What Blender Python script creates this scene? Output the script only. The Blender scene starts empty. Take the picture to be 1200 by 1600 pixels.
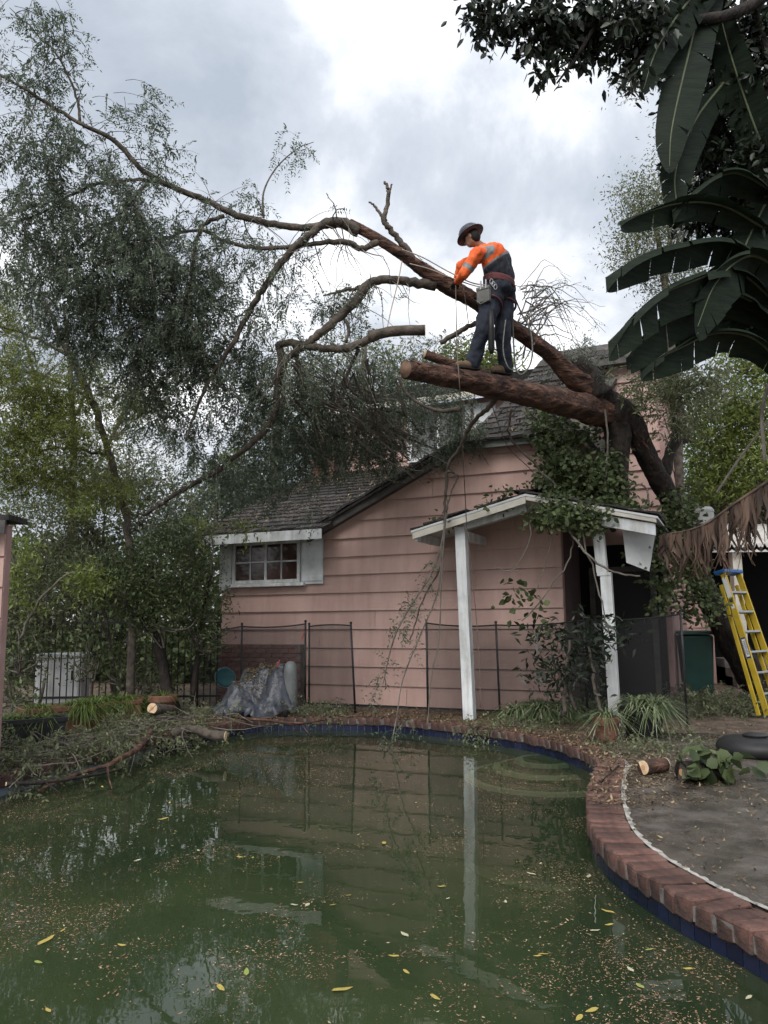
import bpy, bmesh, math, random
import numpy as np
from mathutils import Vector, Matrix, noise as mnoise
from mathutils.geometry import tessellate_polygon

random.seed(7)
RNG = np.random.default_rng(11)
S = bpy.context.scene
R = math.radians

# ------------------------------------------------------------------ camera
CAM_Z, PITCH, ROLL, FPX = 1.42, R(7.8), R(0.6), 1200.0
cam_data = bpy.data.cameras.new('camera')
cam_data.sensor_fit = 'VERTICAL'
cam_data.sensor_height = 36.0
cam_data.sensor_width = 27.0
cam_data.lens = 27.0
cam_data.clip_end = 500
cam = bpy.data.objects.new('camera', cam_data)
S.collection.objects.link(cam)
cam.matrix_world = Matrix.Translation((0, 0, CAM_Z)) @ Matrix.Rotation(math.pi / 2 + PITCH, 4, 'X') @ Matrix.Rotation(-ROLL, 4, 'Z')
S.camera = cam
S.render.resolution_x, S.render.resolution_y = 768, 1024

# ------------------------------------------------------------------ world: broken overcast
SUN_EL, SUN_AZ = R(46), R(198)        # azimuth clockwise from +Y (view direction)
W = bpy.data.worlds.new('World')
S.world = W
W.use_nodes = True
wn, wl = W.node_tree.nodes, W.node_tree.links
wn.clear()
w_out = wn.new('ShaderNodeOutputWorld')
w_bg = wn.new('ShaderNodeBackground')
w_sky = wn.new('ShaderNodeTexSky')
w_sky.sky_type = 'NISHITA'
w_sky.sun_disc = False
w_sky.sun_elevation = SUN_EL
w_sky.sun_rotation = SUN_AZ
w_tc = wn.new('ShaderNodeTexCoord')
w_sep = wn.new('ShaderNodeSeparateXYZ')
wl.new(w_tc.outputs['Generated'], w_sep.inputs[0])
# project the direction onto a flat cloud deck so that clouds shrink towards the horizon
w_add = wn.new('ShaderNodeMath'); w_add.operation = 'MAXIMUM'; w_add.inputs[1].default_value = 0.0
wl.new(w_sep.outputs['Z'], w_add.inputs[0])
w_add2 = wn.new('ShaderNodeMath'); w_add2.operation = 'ADD'; w_add2.inputs[1].default_value = 0.35
wl.new(w_add.outputs[0], w_add2.inputs[0])
w_div = wn.new('ShaderNodeVectorMath'); w_div.operation = 'DIVIDE'
w_cmb = wn.new('ShaderNodeCombineXYZ')
for i in range(3): wl.new(w_add2.outputs[0], w_cmb.inputs[i])
wl.new(w_tc.outputs['Generated'], w_div.inputs[0]); wl.new(w_cmb.outputs[0], w_div.inputs[1])
w_map = wn.new('ShaderNodeMapping'); w_map.inputs['Location'].default_value = (5.2, 7.7, 0.0)
wl.new(w_div.outputs[0], w_map.inputs[0])
w_n1 = wn.new('ShaderNodeTexNoise'); w_n1.inputs['Scale'].default_value = 2.1; w_n1.inputs['Detail'].default_value = 9
w_n1.inputs['Roughness'].default_value = 0.58; w_n1.inputs['Distortion'].default_value = 0.3
wl.new(w_map.outputs[0], w_n1.inputs['Vector'])
w_ramp = wn.new('ShaderNodeValToRGB')
cr = w_ramp.color_ramp
cr.elements[0].position = 0.33; cr.elements[0].color = (0.20, 0.222, 0.252, 1)
cr.elements[1].position = 0.68; cr.elements[1].color = (0.90, 0.90, 0.89, 1)
e = cr.elements.new(0.47); e.color = (0.295, 0.315, 0.345, 1)
e = cr.elements.new(0.57); e.color = (0.45, 0.46, 0.475, 1)
wl.new(w_n1.outputs['Fac'], w_ramp.inputs[0])
w_sc = wn.new('ShaderNodeMix'); w_sc.data_type = 'RGBA'; w_sc.blend_type = 'MULTIPLY'; w_sc.inputs[0].default_value = 1.0
wl.new(w_sky.outputs[0], w_sc.inputs[6]); w_sc.inputs[7].default_value = (0.1, 0.1, 0.1, 1)
w_mix = wn.new('ShaderNodeMix'); w_mix.data_type = 'RGBA'; w_mix.inputs[0].default_value = 0.93
wl.new(w_sc.outputs[2], w_mix.inputs[6]); wl.new(w_ramp.outputs[0], w_mix.inputs[7])
# an overcast sky is brighter overhead than at the horizon, all the way round
w_g = wn.new('ShaderNodeMapRange'); w_g.inputs[1].default_value = 0.0; w_g.inputs[2].default_value = 1.0
w_g.inputs[3].default_value = 0.88; w_g.inputs[4].default_value = 1.5
wl.new(w_add.outputs[0], w_g.inputs[0])
wl.new(w_mix.outputs[2], w_bg.inputs['Color'])
wl.new(w_g.outputs[0], w_bg.inputs['Strength'])
wl.new(w_bg.outputs[0], w_out.inputs['Surface'])

# ------------------------------------------------------------------ sun through cloud
sun_data = bpy.data.lights.new('sun', 'SUN')
sun_data.energy = 1.5
sun_data.angle = R(45)
sun_data.color = (1.0, 0.97, 0.92)
sun = bpy.data.objects.new('sun', sun_data)
S.collection.objects.link(sun)
_sd = Vector((math.sin(SUN_AZ) * math.cos(SUN_EL), math.cos(SUN_AZ) * math.cos(SUN_EL), math.sin(SUN_EL)))
sun.rotation_euler = _sd.to_track_quat('Z', 'Y').to_euler()

S.view_settings.view_transform = 'Standard'
S.view_settings.look = 'None'
S.view_settings.exposure = 1.12
S.view_settings.gamma = 1.0
S.cycles.max_bounces = 5
S.cycles.diffuse_bounces = 3
S.cycles.glossy_bounces = 3
S.cycles.transmission_bounces = 3
S.cycles.transparent_max_bounces = 12
S.cycles.use_denoising = True
S.cycles.use_adaptive_sampling = True
S.cycles.adaptive_threshold = 0.03

# ------------------------------------------------------------------ geometry helpers
def ray(px, py):
    x, y = (px - 600) / FPX, -(py - 800) / FPX
    c, s = math.cos(ROLL), math.sin(ROLL)
    x, y = x * c + y * s, -x * s + y * c
    return np.array([x, math.cos(PITCH) - y * math.sin(PITCH), math.sin(PITCH) + y * math.cos(PITCH)])
def P(px, py, Y):                       # survey point: photo bearing at ground distance Y
    d = ray(px, py); d = d * (Y / d[1]); return np.array([d[0], d[1], d[2] + CAM_Z])
def G(px, py, z=0.0):                   # survey point on level z
    d = ray(px, py); k = (z - CAM_Z) / d[2]; return np.array([d[0] * k, d[1] * k, z])
def nrm(v):
    v = np.asarray(v, float); return v / (np.linalg.norm(v, axis=-1, keepdims=True) + 1e-12)
def frame(d):
    d = nrm(d); a = np.array([0, 0, 1.0]) if abs(d[2]) < .9 else np.array([1.0, 0, 0])
    s = nrm(np.cross(d, a)); return s, np.cross(s, d)
def spline(pts, n):
    """Catmull-Rom through pts (k,m) -> n samples per span"""
    p = np.asarray(pts, float); q = np.vstack([2 * p[0] - p[1], p, 2 * p[-1] - p[-2]]); out = []
    for i in range(1, len(q) - 2):
        for t in np.linspace(0, 1, n, endpoint=False):
            a, b, c, d = q[i - 1], q[i], q[i + 1], q[i + 2]
            out.append(.5 * (2 * b + (c - a) * t + (2 * a - 5 * b + 4 * c - d) * t * t + (3 * b - a - 3 * c + d) * t ** 3))
    out.append(p[-1]); return np.array(out)

class MB:
    def __init__(s): s.v, s.f, s.m, s.n = [], [], [], 0
    def add(s, V, Fs, m=0):
        V = np.asarray(V, float).reshape(-1, 3); s.v.append(V)
        for f in Fs: s.f.append([i + s.n for i in f]); s.m.append(m)
        s.n += len(V); return s
    def box(s, c, size, rot=None, m=0, taper=1.0):
        hx, hy, hz = [k / 2 for k in size]
        V = np.array([[x * hx * (taper if z > 0 else 1), y * hy * (taper if z > 0 else 1), z * hz] for z in (-1, 1) for y in (-1, 1) for x in (-1, 1)])
        if rot is not None: V = V @ np.asarray(rot, float).T
        return s.add(V + np.asarray(c, float), [(0, 2, 3, 1), (4, 5, 7, 6), (0, 1, 5, 4), (2, 6, 7, 3), (0, 4, 6, 2), (1, 3, 7, 5)], m)
    def span(s, a, b, m=0):             # box from corner a to corner b
        a, b = np.minimum(a, b), np.maximum(a, b); return s.box((a + b) / 2, b - a, None, m)
    def bar(s, a, b, w, h, up=(0, 0, 1), m=0):
        a, b = np.asarray(a, float), np.asarray(b, float); d = b - a; L = np.linalg.norm(d); d = d / L
        x = nrm(np.cross(d, up)); z = np.cross(x, d)
        return s.box((a + b) / 2, (w, L, h), np.stack([x, d, z], 1), m)
    def tube(s, pts, rad, k=8, m=0, caps=True, rough=0.0):
        p = np.asarray(pts, float); n = len(p); r = np.full(n, rad) if np.isscalar(rad) else np.asarray(rad, float)
        T = nrm(np.gradient(p, axis=0)); sd, up = frame(T[0]); V = []; a = np.linspace(0, 2 * math.pi, k, endpoint=False)
        for i in range(n):
            up = nrm(up - T[i] * np.dot(up, T[i])); sd = np.cross(T[i], up)
            rr = r[i] * (1 + rough * RNG.uniform(-1, 1, k)) if rough else np.full(k, r[i])
            V.append(p[i] + (np.cos(a) * rr)[:, None] * sd + (np.sin(a) * rr)[:, None] * up)
        Fs = [(i * k + j, i * k + (j + 1) % k, (i + 1) * k + (j + 1) % k, (i + 1) * k + j) for i in range(n - 1) for j in range(k)]
        if caps: Fs += [tuple(range(k))[::-1], tuple((n - 1) * k + j for j in range(k))]
        return s.add(np.vstack(V), Fs, m)
    def lathe(s, prof, c=(0, 0, 0), k=20, m=0, sx=1, sy=1):
        a = np.linspace(0, 2 * math.pi, k, endpoint=False); V = []
        for r, z in prof: V.append(np.stack([np.cos(a) * r * sx, np.sin(a) * r * sy, np.full(k, z)], 1))
        n = len(prof)
        Fs = [(i * k + j, i * k + (j + 1) % k, (i + 1) * k + (j + 1) % k, (i + 1) * k + j) for i in range(n - 1) for j in range(k)]
        Fs += [tuple(range(k))[::-1], tuple((n - 1) * k + j for j in range(k))]
        return s.add(np.vstack(V) + np.asarray(c, float), Fs, m)
    def extrude(s, poly, vec, m=0):     # polygon (k,3) extruded along vec
        p = np.asarray(poly, float); k = len(p)
        Fs = [tuple(range(k))[::-1], tuple(range(k, 2 * k))] + [(i, (i + 1) % k, k + (i + 1) % k, k + i) for i in range(k)]
        return s.add(np.vstack([p, p + np.asarray(vec, float)]), Fs, m)
    def grid(s, pts, m=0):              # (a,b,3) lattice of quads
        p = np.asarray(pts, float); a, b = p.shape[:2]
        return s.add(p.reshape(-1, 3), [(i * b + j, i * b + j + 1, (i + 1) * b + j + 1, (i + 1) * b + j) for i in range(a - 1) for j in range(b - 1)], m)
    def mesh(s, name, mats, smooth=False):
        me = bpy.data.meshes.new(name); me.from_pydata(np.vstack(s.v).tolist(), [], s.f)
        for mt in (mats if isinstance(mats, (list, tuple)) else [mats]): me.materials.append(mt)
        if any(s.m): me.polygons.foreach_set('material_index', s.m)
        if smooth: me.polygons.foreach_set('use_smooth', [True] * len(me.polygons))
        me.update(); return me
    def build(s, name, mats, parent=None, smooth=False, bevel=0.0, **kw):
        o = link(name, s.mesh(name, mats, smooth), parent, **kw)
        if bevel:
            b = o.modifiers.new('bevel', 'BEVEL'); b.width = bevel; b.segments = 2; b.limit_method = 'ANGLE'
        return o

def link(name, data, parent=None, label=None, cat=None, group=None, kind=None, loc=None, rot=None):
    o = bpy.data.objects.new(name, data); S.collection.objects.link(o)
    if parent is not None: o.parent = parent
    if loc is not None: o.location = [float(q) for q in loc]
    if rot is not None: o.rotation_euler = rot
    if label: o['label'] = label
    if cat: o['category'] = cat
    if group: o['group'] = group
    if kind: o['kind'] = kind
    return o
def thing(name, label, cat, loc=(0, 0, 0), rz=0.0, group=None):
    return link(name, None, None, label, cat, group, None, loc, (0, 0, rz))
def quad_mesh(name, V, Q, mats, midx=None):
    """fast mesh from numpy arrays of quads"""
    me = bpy.data.meshes.new(name); V = np.ascontiguousarray(V, np.float32); Q = np.ascontiguousarray(Q, np.int32)
    me.vertices.add(len(V)); me.vertices.foreach_set('co', V.ravel())
    me.loops.add(Q.size); me.loops.foreach_set('vertex_index', Q.ravel())
    me.polygons.add(len(Q)); me.polygons.foreach_set('loop_start', np.arange(0, Q.size, 4, dtype=np.int32))
    for mt in (mats if isinstance(mats, (list, tuple)) else [mats]): me.materials.append(mt)
    if midx is not None: me.polygons.foreach_set('material_index', np.ascontiguousarray(midx, np.int32))
    me.update(calc_edges=True); return me

# ------------------------------------------------------------------ materials
def mat(name, c1, c2=None, sc=6.0, rough=.8, bump=0.0, bsc=40.0, spec=.3, metal=0.0, rand=0.0, island=False, c3=None,
        stretch=(1, 1, 1), trans=0.0, bdist=.01, wet=0.0, detail=6.0, grime=0.0):
    m = bpy.data.materials.new(name); m.use_nodes = True
    N, L = m.node_tree.nodes, m.node_tree.links; b = N['Principled BSDF']
    b.inputs['Roughness'].default_value = rough; b.inputs['Metallic'].default_value = metal
    b.inputs['Specular IOR Level'].default_value = spec
    tc = N.new('ShaderNodeTexCoord'); mp = N.new('ShaderNodeMapping'); mp.inputs['Scale'].default_value = stretch
    L.new(tc.outputs['Object'], mp.inputs[0])
    col = None
    if c2 is not None:
        rp = N.new('ShaderNodeValToRGB')
        rp.color_ramp.elements[0].color = (*c1, 1); rp.color_ramp.elements[1].color = (*c2, 1)
        if island:
            gi = N.new('ShaderNodeNewGeometry'); L.new(gi.outputs['Random Per Island'], rp.inputs[0])
            if c3: e = rp.color_ramp.elements.new(.75); e.color = (*c3, 1)
        else:
            nz = N.new('ShaderNodeTexNoise'); nz.inputs['Scale'].default_value = sc; nz.inputs['Detail'].default_value = detail
            L.new(mp.outputs[0], nz.inputs['Vector']); L.new(nz.outputs['Fac'], rp.inputs[0])
            rp.color_ramp.elements[0].position = .32; rp.color_ramp.elements[1].position = .68
            if c3: e = rp.color_ramp.elements.new(.5); e.color = (*c3, 1)
        col = rp.outputs[0]
    if rand:
        oi = N.new('ShaderNodeObjectInfo'); mr = N.new('ShaderNodeMapRange'); mr.inputs[3].default_value = 1 - rand; mr.inputs[4].default_value = 1 + rand
        L.new(oi.outputs['Random'], mr.inputs[0]); mx = N.new('ShaderNodeMix'); mx.data_type = 'RGBA'; mx.blend_type = 'MULTIPLY'; mx.inputs[0].default_value = 1
        if col: L.new(col, mx.inputs[6])
        else: mx.inputs[6].default_value = (*c1, 1)
        L.new(mr.outputs[0], mx.inputs[7]); col = mx.outputs[2]
    if grime and col:                    # streaky weathering stains
        mg_ = N.new('ShaderNodeMapping'); mg_.inputs['Scale'].default_value = (5, 5, .55); L.new(tc.outputs['Object'], mg_.inputs[0])
        ng = N.new('ShaderNodeTexNoise'); ng.inputs['Scale'].default_value = 1.6; ng.inputs['Detail'].default_value = 8; ng.inputs['Roughness'].default_value = .65; L.new(mg_.outputs[0], ng.inputs['Vector'])
        rg_ = N.new('ShaderNodeValToRGB'); rg_.color_ramp.elements[0].position = .36; rg_.color_ramp.elements[0].color = (1 - grime, 1 - grime * 1.05, 1 - grime * 1.15, 1); rg_.color_ramp.elements[1].position = .56; rg_.color_ramp.elements[1].color = (1, 1, 1, 1); L.new(ng.outputs['Fac'], rg_.inputs[0])
        mu = N.new('ShaderNodeMix'); mu.data_type = 'RGBA'; mu.blend_type = 'MULTIPLY'; mu.inputs[0].default_value = 1; L.new(col, mu.inputs[6]); L.new(rg_.outputs[0], mu.inputs[7]); col = mu.outputs[2]
    if col: L.new(col, b.inputs['Base Color'])
    else: b.inputs['Base Color'].default_value = (*c1, 1)
    if bump:
        n2 = N.new('ShaderNodeTexNoise'); n2.inputs['Scale'].default_value = bsc; n2.inputs['Detail'].default_value = 5
        L.new(mp.outputs[0], n2.inputs['Vector']); bp = N.new('ShaderNodeBump'); bp.inputs['Strength'].default_value = bump
        bp.inputs['Distance'].default_value = bdist
        L.new(n2.outputs['Fac'], bp.inputs['Height']); L.new(bp.outputs[0], b.inputs['Normal'])
    if wet:                              # puddles: noise-shaped smooth patches
        n3 = N.new('ShaderNodeTexNoise'); n3.inputs['Scale'].default_value = wet; n3.inputs['Detail'].default_value = 4
        L.new(tc.outputs['Object'], n3.inputs['Vector']); r3 = N.new('ShaderNodeMapRange')
        r3.inputs[1].default_value = .38; r3.inputs[2].default_value = .52; r3.inputs[3].default_value = rough; r3.inputs[4].default_value = .09
        L.new(n3.outputs['Fac'], r3.inputs[0]); L.new(r3.outputs[0], b.inputs['Roughness'])
    if trans:                            # thin leaves let light through
        tr = N.new('ShaderNodeBsdfTranslucent'); ms = N.new('ShaderNodeMixShader'); ms.inputs[0].default_value = trans
        if col: L.new(col, tr.inputs['Color'])
        else: tr.inputs['Color'].default_value = (*c1, 1)
        L.new(b.outputs[0], ms.inputs[1]); L.new(tr.outputs[0], ms.inputs[2]); L.new(ms.outputs[0], N['Material Output'].inputs['Surface'])
    return m

M = {}
M['pink'] = mat('pink_paint', (.40, .262, .226), (.48, .325, .284), sc=1.7, detail=9, rough=.62, bump=.3, bsc=50, stretch=(1.5, 1, .5), rand=.07, spec=.35, grime=.10)
M['pink_dark'] = mat('weathered_pink_paint', (.30, .185, .17), (.40, .26, .24), sc=3, rough=.7, bump=.25, bsc=50)
M['white'] = mat('white_paint', (.46, .48, .49), (.66, .68, .69), sc=4, c3=(.60, .62, .63), rough=.6, bump=.3, bsc=30, spec=.35, grime=.30)
M['cream'] = mat('aged_cream_paint', (.38, .36, .31), (.55, .52, .46), sc=4, rough=.7, bump=.2, bsc=30)
M['shingle'] = mat('cedar_shingle', (.016, .015, .015), (.062, .056, .052), sc=7, rough=.85, bump=.6, bsc=45, stretch=(1, 8, 1), rand=.35, spec=.25)
M['shingle_edge'] = mat('weathered_shingle', (.022, .020, .020), (.085, .078, .073), sc=9, rough=.85, bump=.6, bsc=45, rand=.3)
M['dark_wood'] = mat('dark_weathered_wood', (.05, .047, .045), (.10, .092, .085), sc=6, rough=.8, bump=.4, bsc=50)
M['inside'] = mat('unlit_room', (.007, .007, .0075), rough=.95)  # near-black colour stands in for the lack of light indoors
M['soffit'] = mat('soffit_paint', (.45, .46, .46), (.56, .57, .57), sc=3, rough=.7)
M['glass_pane'] = mat('window_glass', (.035, .018, .016), (.075, .04, .035), sc=1.4, rough=.06, spec=.6)
M['brick'] = mat('coping_brick', (.034, .027, .023), (.125, .070, .054), sc=11, detail=9, c3=(.085, .040, .032), rough=.75, bump=.8, bsc=60, rand=.35, spec=.35)
M['mortar'] = mat('mortar', (.07, .063, .057), (.17, .16, .148), sc=20, rough=.9, bump=.5, bsc=90)
M['tile'] = mat('blue_glazed_tile', (.004, .006, .020), (.009, .013, .040), sc=5, rough=.18, spec=.6, rand=.3)
M['concrete'] = mat('wet_concrete', (.042, .036, .031), (.12, .104, .09), sc=4.5, detail=10, rough=.5, bump=.6, bsc=90, spec=.5, wet=1.5, grime=.3)
M['soil'] = mat('debris_covered_soil', (.055, .04, .031), (.16, .118, .088), sc=5, rough=.85, bump=.8, bsc=25, bdist=.03)
M['grass'] = mat('ground_earth', (.04, .045, .025), (.10, .085, .055), sc=1.2, rough=.95)
M['redbrick'] = mat('house_brick', (.10, .045, .036), (.20, .095, .078), sc=9, rough=.85, bump=.5, bsc=50, rand=.25)
M['black_metal'] = mat('black_metal', (.012, .012, .013), (.02, .02, .022), sc=8, rough=.45, spec=.4)
M['steps'] = mat('pool_plaster', (.62, .70, .64), (.74, .80, .74), sc=4, rough=.8)
# ================================================================== THE WORKER
M['black_plastic'] = mat('black_plastic', (.012, .012, .013), (.022, .022, .023), sc=6, rough=.5)
alu = mat('dull_aluminium', (.28, .29, .30), (.38, .39, .40), sc=6, rough=.45, metal=.6)
def capsule(mb, a, ra, b, rb, k=12):
    a, b = np.asarray(a, float), np.asarray(b, float); d = b - a; L_ = np.linalg.norm(d) + 1e-9; d = d / L_; pts, rr = [], []
    for q in np.linspace(-90, 0, 5)[:-1]: pts.append(a + d * ra * math.sin(R(q))); rr.append(max(ra * math.cos(R(q)), 1e-3))
    pts.append(a); rr.append(ra); pts.append(b); rr.append(rb)
    for q in np.linspace(0, 90, 5)[1:]: pts.append(b + d * rb * math.sin(R(q))); rr.append(max(rb * math.cos(R(q)), 1e-3))
    mb.tube(pts, rr, k)
def ellipsoid(mb, c, r, rot=None, k=14):
    V = []; Fs = []; rows = 9
    for i in range(rows):
        f = math.pi * (i + .02) / (rows - .96)
        for j in range(k): t = 2 * math.pi * j / k; V.append((math.sin(f) * math.cos(t) * r[0], math.sin(f) * math.sin(t) * r[1], -math.cos(f) * r[2]))
    V = np.array(V); V = V if rot is None else V @ np.asarray(rot).T
    Fs = [(i * k + j, i * k + (j + 1) % k, (i + 1) * k + (j + 1) % k, (i + 1) * k + j) for i in range(rows - 1) for j in range(k)] + [tuple(range(k))[::-1], tuple((rows - 1) * k + j for j in range(k))]
    mb.add(V + np.asarray(c, float), Fs)
def fuse(name, mb, mats, parent, voxel=.012, smooth=5, pick=None, wrinkle=0.0):
    """union of limbs grown into one continuous skin"""
    o = mb.build('fuse_tmp', M['white']); m = o.modifiers.new('r', 'REMESH'); m.mode = 'VOXEL'; m.voxel_size = voxel; s_ = o.modifiers.new('s', 'SMOOTH'); s_.iterations = smooth; s_.factor = .5
    dg = bpy.context.evaluated_depsgraph_get(); me = bpy.data.meshes.new_from_object(o.evaluated_get(dg)); old = o.data; bpy.data.objects.remove(o); bpy.data.meshes.remove(old)
    me.name = name; me.materials.clear(); mats = mats if isinstance(mats, list) else [mats]
    for q in mats: me.materials.append(q)
    if wrinkle:
        for v in me.vertices:
            n1 = mnoise.noise(Vector((v.co.x * 14, v.co.y * 14, v.co.z * 9))); n2 = mnoise.noise(Vector((v.co.x * 30, v.co.y * 30, v.co.z * 18))); v.co += v.normal * wrinkle * (n1 + .5 * n2)
    if pick:
        for p in me.polygons: p.material_index = pick(np.array(p.center))
    me.polygons.foreach_set('use_smooth', [True] * len(me.polygons)); me.update()
    return link(name, me, parent)
J = {k: P(*v) for k, v in dict(pelvis=(780, 452, 9.05), hipL=(771, 460, 8.96), hipR=(789, 461, 9.14), kneeL=(754, 518, 8.84), ankL=(739, 564, 8.94), toeL=(709, 577, 8.83), kneeR=(785, 522, 9.08), ankR=(790, 572, 9.20), toeR=(765, 585, 9.06),
     waist=(781, 432, 9.05), chest=(769, 405, 9.0), neck=(752, 386, 8.97), head=(737, 371, 8.94), shL=(745, 397, 8.80), shR=(770, 392, 9.15), elL=(725, 428, 8.84), wrL=(715, 440, 9.10), elR=(722, 415, 9.22), wrR=(713, 436, 9.33)).items()}
man = thing('person', 'worker in an orange hi-vis shirt, dark trousers and helmet standing on the sawn limb', 'person')
fwd = nrm(np.array([-.82, .55, 0])); lft = np.array([-fwd[1], fwd[0], 0]); lft = lft if lft[1] < 0 else -lft; upv = np.array([0, 0, 1.0])
skin = mat('skin', (.26, .145, .10), (.32, .18, .125), sc=9, rough=.55); glove = mat('dark_work_glove', (.03, .026, .024), (.06, .05, .045), sc=9, rough=.8)
# body: one continuous figure under the clothes
bd = MB(); H_ = J['head']; hd_f = nrm(fwd + upv * -.35); hu = nrm(upv - hd_f * np.dot(upv, hd_f)); hrot = np.stack([hd_f, np.cross(hu, hd_f), hu], 1)
ellipsoid(bd, H_, (.095, .075, .115), hrot); ellipsoid(bd, H_ + hd_f * .035 - hu * .055, (.06, .052, .062), hrot)       # skull, jaw
capsule(bd, H_ + hd_f * .088 + hu * .005, .009, H_ + hd_f * .108 - hu * .024, .013, 8)                                   # nose
for s_ in (-1, 1): ellipsoid(bd, H_ + np.cross(hu, hd_f) * s_ * .076 - hd_f * .008 - hu * .012, (.022, .010, .032), hrot, 10)  # ears
capsule(bd, H_ + hd_f * .082 - hu * .048, .012, H_ + hd_f * .086 - hu * .056, .012, 8); capsule(bd, J['neck'], .06, H_ - hu * .05, .055)
capsule(bd, J['chest'], .13, J['waist'], .12); capsule(bd, J['neck'], .06, J['chest'], .12); capsule(bd, J['waist'], .12, J['pelvis'], .13)
for s_ in 'LR':
    capsule(bd, J['chest'], .10, J['sh' + s_], .06); capsule(bd, J['sh' + s_], .055, J['el' + s_], .042); capsule(bd, J['el' + s_], .042, J['wr' + s_], .03); capsule(bd, J['pelvis'], .11, J['hip' + s_], .09)
    capsule(bd, J['hip' + s_], .085, J['knee' + s_], .058); capsule(bd, J['knee' + s_], .056, J['ank' + s_], .04)
fuse('body', bd, skin, man, .010, 3)
# gloved hands: palm, four unequal fingers curling round the limb, thumb from the side
for s_ in 'LR':
    hb = MB(); w = J['wr' + s_]; d = nrm(w - J['el' + s_]); d = nrm(d * .6 + np.array([-.5, .25, -.35])); side = nrm(np.cross(d, upv)); pn = np.cross(side, d); palm = w + d * .07
    capsule(hb, w - d * .03, .034, w + d * .02, .036, 10); capsule(hb, w + d * .02 + side * .022, .026, palm + side * .024, .022, 8); capsule(hb, w + d * .02 - side * .022, .026, palm - side * .024, .022, 8)
    for q, ln in zip((-.030, -.010, .010, .030), (.030, .036, .038, .030)):
        k0 = palm + side * q; k1 = k0 + d * ln - pn * .006; k2 = k1 + d * ln * .55 - pn * ln * .7; k3 = k2 - pn * ln * .65 - d * .004
        capsule(hb, k0, .0115, k1, .011, 7); capsule(hb, k1, .011, k2, .010, 7); capsule(hb, k2, .010, k3, .009, 7)
    th0 = w + d * .025 + side * (.034 if s_ == 'L' else -.034); sg = 1 if s_ == 'L' else -1; th1 = th0 + d * .03 + side * sg * .024 - pn * .012; capsule(hb, th0, .014, th1, .0125, 7); capsule(hb, th1, .0125, th1 + d * .028 - pn * .016, .0105, 7)
    fuse('glove', hb, glove, man, .0055, 2)
# shirt: orange above, charcoal below, grey reflective bands
orange = mat('hi_vis_orange', (.72, .115, .028), (.86, .17, .045), sc=6, rough=.75, bump=.3, bsc=30); char = mat('charcoal_cloth', (.028, .030, .040), (.05, .053, .066), sc=8, rough=.85, bump=.3, bsc=30); refl = mat('grey_reflective_band', (.16, .17, .18), (.22, .23, .24), sc=8, rough=.5)
sh = MB(); tors = nrm(J['waist'] - J['neck'])
capsule(sh, J['chest'] + lft * .07 - fwd * .045, .165, J['waist'] + lft * .05, .165); capsule(sh, J['chest'] - lft * .07 - fwd * .045, .165, J['waist'] - lft * .05, .165); capsule(sh, J['neck'] + tors * .02, .072, J['chest'], .13); capsule(sh, J['waist'], .15, J['pelvis'] + np.array([0, 0, .03]), .155)
for s_ in 'LR': capsule(sh, J['chest'] * .55 + J['neck'] * .45, .105, J['sh' + s_], .082); capsule(sh, J['sh' + s_], .085, J['el' + s_], .070); capsule(sh, J['el' + s_], .068, J['wr' + s_], .042)
def pick_shirt(c):
    aL, aR = J['shL'], J['shR']
    for s_ in 'LR':
        a, b = J['sh' + s_], J['el' + s_]; ab = b - a; f = np.dot(c - a, ab) / np.dot(ab, ab); dist = np.linalg.norm(c - a - ab * f)
        if dist < .095 and f > .28 and np.dot(c - J['chest'], fwd) > .10:
            return 2 if .60 < f < .80 else 0
        a2, b2 = J['el' + s_], J['wr' + s_]; ab2 = b2 - a2; f2 = np.dot(c - a2, ab2) / np.dot(ab2, ab2)
        if f2 > .1 and np.linalg.norm(c - a2 - ab2 * f2) < .085: return 0
    f = np.dot(c - J['neck'], tors) / np.linalg.norm(J['waist'] - J['neck'])
    if f > .60: return 1
    if f > .545: return 2
    lat_ = np.dot(c - J['neck'], lft)
    if .105 < abs(lat_) < .14 and np.dot(c - J['chest'], fwd) < .05: return 2
    return 0
fuse('shirt', sh, [orange, char, refl], man, .012, 5, pick_shirt, .014)
# trousers
tr = MB(); den = mat('dark_blue_work_trousers', (.010, .012, .020), (.026, .031, .046), sc=6, rough=.85, bump=.4, bsc=25); capsule(tr, J['pelvis'] + np.array([0, 0, .04]) + lft * .06, .155, J['pelvis'] + lft * .06 - fwd * .03, .155); capsule(tr, J['pelvis'] + np.array([0, 0, .04]) - lft * .06, .155, J['pelvis'] - lft * .06 - fwd * .03, .155)
for s_ in 'LR': capsule(tr, J['pelvis'], .13, J['hip' + s_], .135); capsule(tr, J['hip' + s_], .135, J['knee' + s_], .102); capsule(tr, J['knee' + s_], .100, J['ank' + s_], .086); capsule(tr, J['ank' + s_] + np.array([0, 0, .03]), .092, J['ank' + s_] - np.array([0, 0, .02]), .090)
fuse('trousers', tr, den, man, .012, 4, None, .018)
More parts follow.
